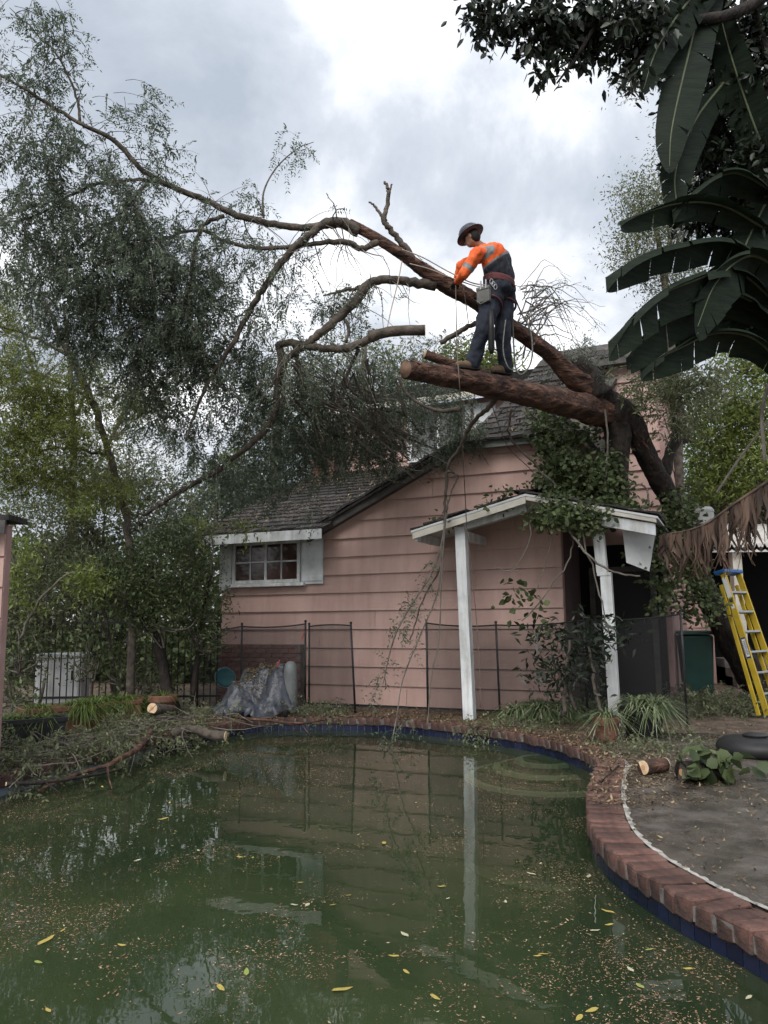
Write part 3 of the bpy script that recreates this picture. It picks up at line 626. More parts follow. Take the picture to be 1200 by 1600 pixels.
# clipped gable top with broken shingles
KU = .75
def zU(t): return 4.13 + KU * (t + .2)
clip_roof = roof_plane('clipped_roof', [(.94, -.22, zU(-.22)), (2.75, -.22, zU(-.22)), (3.35, 2.9, zU(2.9)), (1.75, 2.9, zU(2.9)), (1.35, .95, zU(.95))], .06, M['dark_wood'])
up_u = nrm((0, 1, KU))
def leftU(k):
    t = -.22 + k * .2 * up_u[1]; return .92 + (t + .22) * .35 if t < .95 else 1.33 + (t - .95) * .2
shingles(clip_roof, (0, -.25, zU(-.25) + .006), up_u, .2, 17, leftU, lambda k: 2.35 + .05 * k, 130, rough=.07)
MB().span((.93, -.20, 4.00), (2.5, -.165, 4.115)).build('fascia', mat('mossy_fascia', (.10, .115, .10), (.17, .18, .165), sc=7, rough=.8), house)
rake((2.28, 4.62), (3.05, 3.62), -.16, -.03, -.17, M['cream'], 'rake_board')
rr_ = roof_plane('gable_roof', [(2.25, -.18, 4.68), (3.10, -.18, 3.62), (3.10, 1.45, 3.62), (2.25, 1.45, 4.68)], .05, M['shingle'])
# roof over the dormer
dor_roof = roof_plane('dormer_roof', [(-3.5, 3.6, 6.12), (.95, 3.6, 6.12), (.95, 6.2, 7.25), (-3.5, 6.2, 7.25)], .06, M['dark_wood'])
shingles(dor_roof, (0, 3.57, 6.115), (0, 1, .435), .25, 11, lambda k: -3.5, lambda k: .95, 0)
MB().span((-3.5, 3.56, 5.98), (.95, 3.595, 6.11)).build('fascia', M['cream'], house)
tw_roof = roof_plane('tower_roof', [(2.2, 1.25, 5.62), (3.95, 1.25, 5.62), (3.95, 8.2, 5.62), (2.2, 8.2, 5.62)], .10, M['dark_wood'])

# ---- porch
def zP(s): return 3.06 - abs(s - 2.1) * .245
por = MB()
por.extrude([(.42, -1.28, zP(.42)), (2.1, -1.28, zP(2.1)), (2.1, -1.28, zP(2.1) - .03), (.42, -1.28, zP(.42) - .03)], (0, 1.24, 0))
por.extrude([(2.1, -1.28, zP(2.1)), (3.78, -1.28, zP(3.78)), (3.78, -1.28, zP(3.78) - .03), (2.1, -1.28, zP(2.1) - .03)], (0, 2.7, 0))
porch = por.build('porch_roof', M['soffit'], house)
porch['label'] = 'small gabled porch roof with white fascia, battered by the tree'
up_p = nrm((.971, 0, .238))
for side in (-1, 1):
    for k in range(9):
        for j in range(3 if side < 0 else 5):
            s = 2.1 + side * (1.70 - k * .2); 
            c = (s, -1.27 + j * .42 + .21 + random.uniform(-.05, .05), zP(s) + .012 + random.uniform(0, .02))
            o = link('shingle', wedge_me[(k + j) % 2], porch, loc=c, rot=(random.uniform(-.05, .05), 0, 0)); 
            o.rotation_euler = (math.atan(.245) + random.uniform(-.02, .04), random.uniform(-.05, .05), (-math.pi / 2 if side < 0 else math.pi / 2) + random.uniform(-.05, .05)); o.scale = (.41, .75, 1.1)
def rakep(a, b, t0, th, tk, m, name):
    a, b = np.array(a, float), np.array(b, float)
    return MB().extrude([(a[0], t0, a[1]), (b[0], t0, b[1]), (b[0], t0, b[1] - th), (a[0], t0, a[1] - th)], (0, tk, 0)).build(name, m, porch, bevel=.004)
rakep((.44, zP(.44) - .035), (2.1, zP(2.1) - .035), -1.275, .095, .04, M['cream'], 'fascia')
rakep((2.103, zP(2.1) - .035), (3.76, zP(3.76) - .035), -1.275, .05, .04, M['cream'], 'fascia')
rakep((2.55, zP(2.55) - .10), (3.74, zP(3.74) - .10), -1.235, .15, .05, M['white'], 'fascia')
MB().span((.46, -1.23, zP(.46) - .16), (.50, -.05, zP(.46) - .035)).build('fascia', M['white'], porch)
MB().span((1.05, -.93, 2.50), (1.17, -.03, 2.63)).build('beam', M['white'], porch, bevel=.004)
MB().bar((1.14, -1.0, 2.70), (2.05, -1.0, 2.90), .09, .1).build('beam', M['white'], porch)
p1 = MB(); w = .075
p1.add([(1.145 + a * w, -1 + b * w, 0.0) for b in (-1, 1) for a in (-1, 1)] + [(1.085 + a * w, -1 + b * w, 2.69) for b in (-1, 1) for a in (-1, 1)],
       [(0, 2, 3, 1), (4, 5, 7, 6), (0, 1, 5, 4), (2, 6, 7, 3), (0, 4, 6, 2), (1, 3, 7, 5)]); p1.build('post', M['white'], porch, bevel=.006)
p2 = MB(); w = .07
for (x0, z0, x1, z1) in ((3.10, 0, 3.075, 1.93), (3.03, 1.97, 2.99, 2.76)):
    p2.add([(x0 + a * w, -1 + b * w, z0) for b in (-1, 1) for a in (-1, 1)] + [(x1 + a * w, -1 + b * w, z1) for b in (-1, 1) for a in (-1, 1)],
           [(0, 2, 3, 1), (4, 5, 7, 6), (0, 1, 5, 4), (2, 6, 7, 3), (0, 4, 6, 2), (1, 3, 7, 5)])
p2.box((3.055, -1.0, 1.95), (.175, .16, .045)); q2 = p2.build('post', M['white'], porch, bevel=.005); q2['label'] = 'snapped white porch post with its upper half knocked sideways'
hp = MB(); hp.add([(3.30, -.95, 2.62), (3.72, -.85, 2.55), (3.60, -.80, 1.98), (3.33, -.92, 2.10), (3.30, -.925, 2.62), (3.72, -.825, 2.55), (3.60, -.775, 1.98), (3.33, -.895, 2.10)],
       [(0, 1, 2, 3), (7, 6, 5, 4), (0, 4, 5, 1), (1, 5, 6, 2), (2, 6, 7, 3), (3, 7, 4, 0)]); q3 = hp.build('ceiling_panel', M['soffit'], porch); q3['label'] = 'torn ceiling panel hanging from the porch'
# ================================================================== VEGETATION
def leafm(name, c1, c2, c3=None, trans=.25, rough=.5, spec=.3):
    return mat(name, c1, c2, c3=c3, island=True, rough=rough, trans=trans, spec=spec)
M['leaf_grey'] = leafm('dull_grey_green_leaf', (.055, .075, .050), (.20, .235, .16), (.115, .145, .098), .42)
M['leaf_olive'] = leafm('olive_leaf', (.08, .095, .048), (.29, .31, .175), (.17, .19, .105), .42)
M['leaf_yellow'] = leafm('yellow_green_leaf', (.085, .105, .030), (.27, .30, .085), (.16, .19, .05), .45)
M['leaf_mid'] = leafm('mid_green_leaf', (.042, .062, .027), (.16, .19, .085), (.09, .118, .05), .33)
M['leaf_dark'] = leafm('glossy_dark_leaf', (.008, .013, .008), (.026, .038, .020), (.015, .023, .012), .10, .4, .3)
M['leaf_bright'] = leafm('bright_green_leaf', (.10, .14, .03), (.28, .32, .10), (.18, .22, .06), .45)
M['leaf_big'] = mat('broad_paddle_leaf', (.005, .010, .006), (.013, .022, .012), sc=5, rough=.6, spec=.14, trans=.14, stretch=(1, 1, 6), bump=.4, bsc=14)  # near-black green carries the blades' backlit silhouette in the colour
M['leaf_dead'] = mat('dead_brown_frond', (.032, .021, .016), (.11, .07, .05), sc=7, rough=.75, trans=.10, stretch=(1, 1, .3))
M['midrib'] = mat('pale_midrib', (.06, .075, .04), (.10, .12, .06), sc=5, rough=.5)
M['straw'] = leafm('striped_strap_leaf', (.07, .095, .045), (.30, .33, .22), (.14, .175, .085), .25)
M['grassy'] = leafm('green_strap_leaf', (.05, .085, .020), (.17, .21, .055), (.10, .14, .035), .3)
M['bark_dark'] = mat('dark_shade_bark', (.009, .007, .0065), (.034, .025, .020), sc=9, rough=.75, bump=1.0, bsc=22, bdist=.04, stretch=(1, 1, .35))  # near-black holds dark bark plus the trunk's backlit shade; other stems share it
M['bark_red'] = mat('reddish_stripped_bark', (.026, .016, .013), (.165, .088, .060), sc=11, c3=(.070, .036, .026), detail=10, rough=.75, bump=1.0, bsc=24, bdist=.05, stretch=(.28, 1, 1))
M['bark_grey'] = mat('grey_brown_bark', (.035, .029, .024), (.12, .098, .078), sc=10, rough=.8, bump=.8, bsc=30, bdist=.02)
M['twig'] = mat('thin_twig', (.07, .060, .052), (.17, .15, .128), sc=6, rough=.8)
M['cut_wood'] = mat('fresh_cut_wood', (.52, .36, .22), (.72, .55, .36), sc=14, rough=.7)

def quads(C, D, Sd, L, Wd, bend=None):
    """diamond leaves: base C, direction D, side Sd, length L, width Wd -> verts, quads"""
    L = np.broadcast_to(L, (len(C),))[:, None]; Wd = np.broadcast_to(Wd, (len(C),))[:, None]
    up = np.cross(Sd, D)
    a = C; b = C + D * L * .42 + Sd * Wd * .5 + up * Wd * .16; c = C + D * L; d = C + D * L * .42 - Sd * Wd * .5 + up * Wd * .16
    if bend is not None: c = c + np.array([0, 0, -1.0]) * (L * bend)
    V = np.stack([a, b, c, d], 1).reshape(-1, 3); Q = np.arange(len(V)).reshape(-1, 4); return V, Q
def rand_dir(n, zscale=1.0, zoff=0.0):
    d = RNG.normal(size=(n, 3)); d[:, 2] = d[:, 2] * zscale + zoff; return nrm(d)
def side_of(D):
    return nrm(np.cross(D, RNG.normal(size=D.shape)))
def sprays(O_, D, L, K, ll, lw, droop=.25):
    """pinnate sprays: O_ (n,3), D (n,3) unit, L (n,), K leaflet pairs"""
    n = len(O_); sd = side_of(D); f = np.linspace(.12, 1, K)
    ax = O_[:, None] + D[:, None] * (L[:, None] * f)[:, :, None]; ax[:, :, 2] -= droop * L[:, None] * f ** 2
    Cs, Ds = [], []
    for sg in (-1, 1):
        dd = nrm(D[:, None] * .55 + sg * sd[:, None] * .8 + RNG.normal(size=(n, K, 3)) * .22 + np.array([0, 0, -.15]))
        Cs.append(ax.reshape(-1, 3)); Ds.append(dd.reshape(-1, 3))
    C = np.vstack(Cs); Dd = np.vstack(Ds); s_ = side_of(Dd)
    ln = ll * RNG.uniform(.7, 1.25, len(C)); return quads(C, Dd, s_, ln, ln * lw, bend=.08)
class LB:
    """collects leaf quads into one crown mesh"""
    def __init__(s): s.V, s.Q, s.n = [], [], 0
    def add(s, VQ):
        V, Q = VQ; s.V.append(V); s.Q.append(Q + s.n); s.n += len(V)
    def build(s, name, m, parent, **kw):
        return link(name, quad_mesh(name, np.vstack(s.V), np.vstack(s.Q), m), parent, **kw)
def clump_points(c, r, nclump, per, cr, shell=.35):
    """points gathered in clumps inside an ellipsoid: uneven, with gaps"""
    d = RNG.normal(size=(nclump, 3)); d /= np.linalg.norm(d, axis=1, keepdims=True)
    rad = (shell + (1 - shell) * RNG.random(nclump)) ** .6
    cc = np.asarray(c) + d * rad[:, None] * np.asarray(r)
    pts = cc[:, None] + RNG.normal(size=(nclump, per, 3)) * cr * np.array([1, 1, .7]); return pts.reshape(-1, 3)
def px_r(rx, ry, Y): return np.array([rx * Y / FPX, .5 * (rx + ry) * Y / FPX, ry * Y / FPX])

def limb(path, k=10, span=5, rough=.08, jit=.0):
    """path of (px,py,Y,radius px) -> points, radii"""
    A = np.array([[*P(a, b, c), r * c / FPX] for a, b, c, r in path]); A = spline(A, span)
    if jit: A[1:-1, :3] += RNG.normal(size=(len(A) - 2, 3)) * jit
    return A[:, :3], np.maximum(A[:, 3], .003)
def limb_obj(name, path, m, parent, k=10, span=5, rough=.08, jit=0.0, cut=None):
    p, r = limb(path, k, span, rough, jit); mb = MB(); mb.tube(p, r, k, rough=rough)
    if k >= 14:                                 # furrowed, lumpy bark on the heavy timber
        V = mb.v[0]; n = len(p); run = np.concatenate([[0], np.cumsum(np.linalg.norm(np.diff(p, axis=0), axis=1))])
        for i in range(n):
            for j in range(k):
                th_ = 2 * math.pi * j / k; f1 = mnoise.noise(Vector((math.cos(th_) * 3.2, math.sin(th_) * 3.2, run[i] * 1.3))); f2 = mnoise.noise(Vector((math.cos(th_) * 1.2, math.sin(th_) * 1.2, run[i] * 3.5 + 9)))
                V[i * k + j] = p[i] + (V[i * k + j] - p[i]) * (1 + .16 * f1 + .14 * f2)
    if cut:                                     # pale sawn face at the far end
        d = nrm(p[-1] - p[-2]); mb.tube([p[-1] + d * .001, p[-1] + d * .006], [r[-1] * .97, r[-1] * .95], k, m=1)
        return mb.build(name, [m, cut], parent, smooth=True)
    return mb.build(name, m, parent, smooth=True)

# ------------------------------------------------------------------ the fallen tree
ft_base = P(1165, 1060, 12.4); ft_base[2] = 0
fallen = thing('fallen_tree', 'huge toppled tree lying over the house, its leafy crown drooping at the left', 'tree', (0, 0, 0))
limb_obj('trunk', [(1215, 1105, 12.6, 26), (1165, 1040, 12.4, 22), (1125, 968, 12.2, 18), (1097, 912, 12.0, 17), (1072, 850, 11.6, 17), (1052, 792, 11.25, 16), (1033, 755, 11.0, 15), (1004, 700, 10.75, 16), (985, 662, 10.6, 21), (962, 643, 10.5, 27), (925, 612, 10.4, 22)], M['bark_dark'], fallen, k=28, span=14, rough=.03)
limb_obj('limb', [(960, 810, 10.7, 20), (961, 770, 10.65, 20), (964, 715, 10.6, 19), (966, 675, 10.55, 22), (955, 645, 10.45, 20)], M['bark_dark'], fallen, k=26, span=14, rough=.03)
limb_obj('limb', [(985, 655, 10.6, 20), (930, 641, 10.35, 23), (870, 626, 9.8, 21), (800, 610, 9.3, 19), (735, 596, 8.9, 17), (675, 584, 8.55, 15.5), (634, 577, 8.3, 14.5)], M['bark_red'], fallen, k=28, span=16, rough=.03,
         cut=mat('old_cut_face', (.10, .06, .04), (.18, .11, .075), sc=12, rough=.8))['label'] = 'thick sawn-off limb the worker stands on'
limb_obj('limb', [(930, 613, 10.35, 24), (895, 590, 10.1, 17), (868, 562, 9.95, 13), (835, 535, 9.75, 12.5), (795, 508, 9.55, 12), (745, 472, 9.4, 12.5), (700, 446, 9.3, 13), (665, 424, 9.2, 11), (625, 396, 9.05, 9), (585, 370, 8.95, 8.5), (545, 349, 8.9, 8)], M['bark_red'], fallen, k=26, span=12, rough=.03)
limb_obj('stub', [(935, 620, 10.3, 26), (915, 590, 10.25, 23), (905, 572, 10.2, 18), (898, 566, 10.2, 12)], M['bark_dark'], fallen, k=12, rough=.12)
limb_obj('stub', [(790, 598, 9.4, 9), (740, 581, 9.3, 9), (700, 567, 9.2, 8), (664, 553, 9.1, 7.5)], M['bark_red'], fallen, k=10, rough=.1, cut=M['cut_wood'])
limb_obj('stub', [(1038, 745, 11.05, 9), (1048, 705, 11.1, 9), (1062, 672, 11.15, 10), (1052, 655, 11.15, 8)], M['bark_dark'], fallen, k=10, rough=.12)
arms = [
 # the long upper limb running out over the left of the pool
 [(560, 362, 8.9, 12), (530, 348, 8.85, 11), (505, 352, 8.8, 8), (470, 356, 8.75, 7.5), (420, 349, 8.7, 7), (370, 336, 8.65, 6.8), (320, 312, 8.6, 6.3), (270, 292, 8.5, 6), (225, 268, 8.4, 5.5), (180, 222, 8.3, 5), (130, 195, 8.2, 4.3), (70, 160, 8.1, 3.6), (20, 128, 8.0, 2.8), (-30, 100, 7.9, 2)],
 [(125, 192, 8.2, 3.5), (118, 150, 8.2, 2.6), (95, 95, 8.15, 2.0), (60, 55, 8.1, 1.4), (15, 12, 8.0, .8)],
 [(95, 95, 8.15, 1.6), (100, 60, 8.2, 1.2), (95, 15, 8.2, .7)],
 [(255, 284, 8.5, 4), (200, 282, 8.5, 3.4), (130, 295, 8.5, 3), (60, 335, 8.4, 2.2), (0, 350, 8.3, 1.5)],
 [(230, 285, 8.5, 3), (200, 320, 8.6, 2.8), (170, 350, 8.7, 2.4), (120, 390, 8.7, 1.8)],
 # strong down-curving branch from the fork
 [(545, 352, 8.9, 9), (515, 346, 8.75, 9), (490, 362, 8.7, 8), (462, 385, 8.7, 7.2), (435, 415, 8.75, 6.6), (410, 455, 8.8, 6), (388, 490, 8.85, 5.5), (365, 535, 8.9, 4.6), (335, 580, 9, 3.8), (310, 630, 9.1, 3), (290, 690, 9.1, 2)],
 [(590, 378, 8.95, 8), (565, 388, 8.9, 6), (540, 378, 8.85, 6.5), (500, 380, 8.8, 5), (450, 386, 8.8, 4.6), (400, 388, 8.8, 4.2), (355, 378, 8.8, 3.8), (310, 360, 8.8, 3.3), (260, 372, 8.8, 2.6), (200, 410, 8.8, 2)],
 [(350, 338, 8.65, 4.5), (320, 350, 8.7, 4), (305, 385, 8.75, 3.6), (300, 430, 8.8, 3), (285, 480, 8.9, 2.2)],
 # grey second limb
 [(680, 447, 9.25, 11), (640, 440, 9.15, 9.5), (600, 437, 9.05, 9), (572, 446, 9.0, 9), (555, 470, 9.0, 9), (525, 500, 9.0, 9), (495, 525, 9.0, 8), (478, 540, 9.0, 7), (450, 560, 9.1, 6), (440, 585, 9.15, 6)],
 [(572, 448, 9.0, 4), (545, 452, 9.0, 3.6), (520, 458, 9.0, 2.4), (505, 462, 9, 1.5)],
 # the sawn branch that curls round below
 [(664, 517, 8.9, 8), (630, 517, 8.9, 8), (595, 522, 8.9, 8.5), (560, 538, 8.95, 8.5), (530, 545, 8.95, 8), (490, 542, 9.0, 7.5), (455, 536, 9.05, 7.5), (436, 540, 9.1, 7.5), (440, 560, 9.15, 8), (434, 600, 9.25, 7.5), (430, 640, 9.4, 7), (418, 668, 9.5, 6.2), (385, 700, 9.7, 5.5), (340, 735, 10, 5), (295, 760, 10.3, 4.8), (255, 785, 10.6, 4.3), (225, 805, 10.9, 3.5)],
 [(460, 540, 9.05, 5), (475, 600, 9.3, 4), (510, 630, 9.8, 3.2), (560, 650, 10.4, 2.6), (610, 672, 11.0, 2.2), (650, 690, 11.6, 1.8), (690, 705, 12, 1.4)],
 [(510, 630, 9.8, 2.6), (570, 638, 10.3, 2.2), (630, 648, 10.9, 1.9), (660, 680, 11.3, 1.5)],
 [(440, 600, 9.3, 3), (500, 665, 10.2, 2.4), (560, 695, 11.2, 2), (600, 720, 12, 1.6)],
 [(590, 660, 10.8, 2.4), (615, 690, 11.4, 1.8), (640, 720, 12.4, 1.3)],
 # dead fork standing up
 [(650, 412, 9.15, 8), (632, 385, 9.1, 6.5), (612, 362, 9.05, 6), (601, 345, 9.0, 5.5), (605, 318, 9.0, 4.2), (607, 298, 9.0, 4), (601, 284, 9.0, 2.6)],
 [(603, 346, 9.0, 4.6), (594, 334, 9.0, 3.2), (585, 322, 9.0, 2.6), (576, 316, 9, 1.6)],
 [(608, 300, 9, 2.4), (613, 288, 9, 1.6)],
 # under the sawn limb
 [(775, 620, 9.35, 7), (760, 640, 9.5, 5), (735, 665, 9.8, 4.2), (718, 700, 10.2, 3.8), (700, 730, 10.5, 3.4), (696, 770, 10.6, 2.8), (694, 820, 10.6, 2.2), (690, 880, 10.6, 1.8), (660, 940, 10.6, 1.5), (640, 1000, 10.5, 1.2)],
 [(700, 735, 10.5, 2.4), (715, 745, 10.5, 2), (706, 765, 10.5, 1.8), (697, 800, 10.5, 1.4)],
 [(720, 640, 9.2, 5), (680, 640, 9.6, 3.5), (640, 620, 9.8, 3), (620, 590, 9.8, 2.6), (632, 650, 10, 2)],
 [(690, 535, 9.4, 5), (715, 520, 9.45, 5), (735, 508, 9.5, 5), (760, 500, 9.5, 5)],
 [(560, 545, 9, 4), (545, 580, 9.2, 3.4), (540, 600, 9.3, 2.8), (560, 620, 9.5, 2)],
 [(540, 500, 9.0, 4), (546, 515, 9, 3.5), (540, 535, 9, 3)],
]
arms = [[(x, y, Y, r * .82) for x, y, Y, r in a] for a in arms]
for a in arms: limb_obj('branch', a, M['bark_grey'], fallen, k=8, span=6, rough=.07, jit=.006)
limb_obj('branch', [(575, 525, 8.9, 8.4), (620, 517, 8.88, 8.6), (664, 516, 8.86, 8.6)], M['bark_grey'], fallen, k=10, span=4, cut=M['cut_wood'])

# loose bark flakes lifting off the heavy limbs
fl = LB()
for pth, n_ in (([(985, 655, 10.6, 20), (930, 641, 10.35, 23), (870, 626, 9.8, 21), (800, 610, 9.3, 19), (735, 596, 8.9, 17), (675, 584, 8.55, 15.5), (634, 577, 8.3, 14.5)], 420), ([(930, 613, 10.35, 24), (868, 562, 9.95, 13), (795, 508, 9.55, 12), (745, 472, 9.4, 12.5), (700, 446, 9.3, 13), (625, 396, 9.05, 9)], 260), ([(1097, 912, 12.0, 17), (1052, 792, 11.25, 16), (1004, 700, 10.75, 16), (962, 643, 10.5, 27)], 200)):
    p, r = limb(pth); ii = RNG.integers(1, len(p) - 1, n_); T = nrm(p[np.minimum(ii + 1, len(p) - 1)] - p[ii - 1]); sdv = side_of(T); d = nrm(T * np.where(RNG.random(n_) < .5, 1, -1)[:, None] + sdv * .10); w_ = np.cross(sdv, d)
    o_f = p[ii] + T * RNG.uniform(-.08, .08, n_)[:, None] + sdv * (r[ii] * 1.04)[:, None]; L_ = RNG.uniform(.04, .15, n_); fl.add(quads(o_f, d, nrm(w_), L_, L_ * RNG.uniform(.12, .3, n_)))
fl.build('bark_flakes', M['bark_red'], fallen, kind='stuff')
# thin twigs, each starting on a limb and drooping
twig = MB(); crown = LB()
def hang(p0, d0, L, r, n=7, droop=.5, curl=.3):
    d = nrm(d0); pts = [np.array(p0)]
    for i in range(n - 1):
        d = nrm(d + np.array([0, 0, -droop]) / n * 2 + RNG.normal(size=3) * curl / n * 1.5); pts.append(pts[-1] + d * L / (n - 1))
    return np.array(pts)
def leafy_twig(p0, d0, L, r, dens=10, ll=.045, lw=.34, K=7, sl=.22, droop=.6, lb=None, start=.25, tw=None):
    pts = hang(p0, d0, L, r, droop=droop); (tw or twig).tube(pts, np.linspace(r, r * .35, len(pts)), 3, caps=False)
    ns = max(2, int(L * dens)); f = RNG.uniform(start, 1, ns) * (len(pts) - 1); i = np.minimum(f.astype(int), len(pts) - 2); w = (f - i)[:, None]
    o = pts[i] * (1 - w) + pts[i + 1] * w; d = nrm(nrm(pts[i + 1] - pts[i]) * .5 + RNG.normal(size=(ns, 3)) * .6 + np.array([0, 0, -.35]))
    (lb or crown).add(sprays(o, d, RNG.uniform(.6, 1.2, ns) * sl, K, ll, lw))
paths = [limb(a)[0] for a in arms]
for ip, (nt, lmin, lmax) in {0: (60, .25, .9), 1: (22, .2, .45), 2: (12, .2, .4), 3: (50, .3, .9), 4: (36, .3, .9), 5: (34, .3, 1.0), 6: (44, .3, 1.0), 7: (34, .3, .9), 8: (14, .25, .8), 10: (30, .3, 1.1), 11: (16, .2, .6), 12: (10, .2, .5), 13: (12, .2, .6)}.items():
    pp = paths[ip]
    for _ in range(nt):
        f = RNG.uniform(.12 if ip in (1, 2, 3, 4) else (.42 if ip in (0, 6) else .3), .99); p = pp[int(f * (len(pp) - 1))]
        leafy_twig(p, rand_dir(1, .6, .25 if ip in (0, 1, 2) else -.2)[0], RNG.uniform(lmin, lmax), RNG.uniform(.003, .007), dens=RNG.uniform(4, 11))
# bare hanging twigs below the fork
for _ in range(70):
    ip = RNG.choice([0, 5, 6, 8, 10]); pp = paths[ip]; f = RNG.uniform(.05, .6); p = pp[int(f * (len(pp) - 1))]
    pts = hang(p, rand_dir(1, .5, -.2)[0], RNG.uniform(.3, 1.1), .004, droop=.9, curl=1.2); twig.tube(pts, np.linspace(RNG.uniform(.004, .009), .002, len(pts)), 4, caps=False)
# the dense hanging crown, drooping strands gathered in clumps
blobs = [(40, 330, 8.4, 85, 100, 20), (130, 370, 8.6, 100, 95, 28), (215, 430, 8.8, 95, 95, 36), (60, 440, 8.5, 85, 60, 20), (150, 470, 8.8, 105, 55, 32), (285, 470, 9.0, 80, 85, 32), (235, 545, 9.1, 80, 65, 32), (300, 560, 9.2, 65, 75, 28),
         (255, 625, 9.4, 50, 45, 16), (300, 660, 9.5, 45, 40, 12), (90, 255, 8.3, 85, 55, 14), (20, 240, 8.2, 45, 60, 8), (340, 430, 9.0, 55, 75, 12), (375, 600, 9.8, 50, 95, 22), (420, 680, 10.3, 55, 80, 30), (470, 620, 10.2, 60, 70, 26), (380, 740, 10.6, 50, 40, 16),
         (110, 520, 9.0, 28, 30, 9), (480, 440, 9.2, 60, 60, 7), (560, 600, 10.6, 70, 60, 24), (610, 660, 11.2, 60, 50, 30), (660, 640, 11.3, 55, 40, 28), (520, 690, 11.0, 60, 60, 32), (460, 720, 11.0, 50, 50, 26), (570, 690, 11.6, 60, 30, 22), (700, 660, 11.6, 35, 35, 10), (530, 490, 9.4, 60, 40, 7), (90, 170, 8.2, 60, 60, 8), (200, 200, 8.4, 55, 35, 5), (220, 250, 8.4, 40, 30, 4), (60, 70, 8.1, 50, 60, 8), (640, 560, 10.8, 40, 30, 8), (600, 700, 12.2, 60, 16, 10)]
for bx_, by_, bY, rx, ry, n in blobs:
    for p in clump_points(P(bx_, by_ - ry * .35, bY), px_r(rx, ry, bY), max(2, int(n * (.95 if (bx_, by_) in ((215, 430), (150, 470), (235, 545), (285, 470), (300, 560)) else (.64 if bx_ < 400 else .55)))), 4, .15, .1):
        leafy_twig(p, rand_dir(1, .5, -.1)[0], RNG.uniform(.25, .75), .0035, dens=RNG.uniform(8, 15), K=7, droop=.8, ll=RNG.uniform(.042, .062))
for c_, ln in (((465, 240, 8.9), .0), ((400, 310, 8.8), .0)):
    for p in clump_points(P(*c_), px_r(22, 16, 8.9), 5, 2, .04): leafy_twig(p, rand_dir(1)[0], .22, .002, dens=18)
for a in ([(412, 340, 8.7, 2), (412, 300, 8.75, 1.6), (432, 262, 8.8, 1.4), (465, 232, 8.9, 1), (490, 222, 8.95, .7)], [(412, 340, 8.7, 1.5), (400, 310, 8.75, 1), (372, 308, 8.8, .7)]):
    p, r = limb(a); twig.tube(p, r, 4, caps=False)
# fan of arching shoots behind the worker
for _ in range(46):
    s0 = P(RNG.uniform(805, 835), RNG.uniform(440, 560), RNG.uniform(9.6, 10)); e0 = P(RNG.uniform(840, 955), RNG.uniform(430, 600), RNG.uniform(9.8, 10.6))
    mid = (s0 + e0) / 2 + np.array([0, 0, RNG.uniform(.05, .5)]); pts = spline([s0, mid, e0], 6); pts[1:-1] += RNG.normal(size=(len(pts) - 2, 3)) * .012
    twig.tube(pts, np.linspace(RNG.uniform(.005, .013), .002, len(pts)), 4, caps=False)
    if RNG.random() < .55: leafy_twig(pts[-3], nrm(pts[-1] - pts[-3]), RNG.uniform(.1, .3), .003, dens=9, K=5, ll=.035)
for _ in range(30):
    leafy_twig(P(RNG.uniform(880, 950), RNG.uniform(520, 600), RNG.uniform(10.2, 10.8)), rand_dir(1, .6)[0], RNG.uniform(.15, .4), .003, dens=14, ll=.04)
for _ in range(26):
    leafy_twig(P(RNG.uniform(680, 750), RNG.uniform(515, 575), RNG.uniform(9.6, 10.2)), rand_dir(1, .6)[0], RNG.uniform(.15, .4), .003, dens=14, ll=.04)
# hanging shoots in front of the pink wall
for a in ([(700, 780, 10.6, 1.6), (690, 850, 10.55, 1.5), (672, 900, 10.5, 1.4), (640, 950, 10.4, 1.2), (615, 1000, 10.3, 1.1), (598, 1070, 10.2, .9)], [(690, 850, 10.55, 1.3), (685, 920, 10.5, 1.2), (660, 985, 10.4, 1.1), (630, 1060, 10.1, 1), (620, 1120, 9.9, .9), (612, 1160, 9.7, .8)],
          [(697, 800, 10.6, 1.2), (690, 900, 10.5, 1.1), (686, 1000, 10.4, 1.0), (675, 1050, 10.3, .9), (668, 1130, 10.0, .8)]):
    p, r = limb(a); twig.tube(p, r, 4, caps=False)
for (x, y, Y) in ((672, 875, 10.5), (660, 900, 10.5), (645, 940, 10.4), (630, 960, 10.4), (615, 968, 10.3), (605, 1030, 10.2), (598, 1050, 10.2), (590, 1075, 10.2), (650, 1000, 10.4), (645, 925, 10.4), (620, 1140, 9.9), (600, 1150, 9.8), (640, 1125, 9.9), (630, 1180, 9.6), (610, 1190, 9.6)):
    for _ in range(3): leafy_twig(P(x, y, Y), rand_dir(1, .5, -.3)[0], RNG.uniform(.12, .26), .002, dens=16, ll=.055, K=4)
for _ in range(80):
    s0 = P(RNG.uniform(430, 600), RNG.uniform(560, 640), RNG.uniform(9.4, 10.2)); e0 = P(RNG.uniform(500, 720), RNG.uniform(650, 760), RNG.uniform(10.6, 12)); mid = (s0 + e0) / 2 + RNG.normal(size=3) * .15 + np.array([0, 0, -.1])
    pts = spline([s0, mid, e0], 7); pts[1:-1] += RNG.normal(size=(len(pts) - 2, 3)) * .015; twig.tube(pts, np.linspace(RNG.uniform(.006, .014), .003, len(pts)), 4, caps=False)
twig.build('twigs', M['twig'], fallen, kind='stuff')
crown.build('foliage', M['leaf_grey'], fallen, kind='stuff')

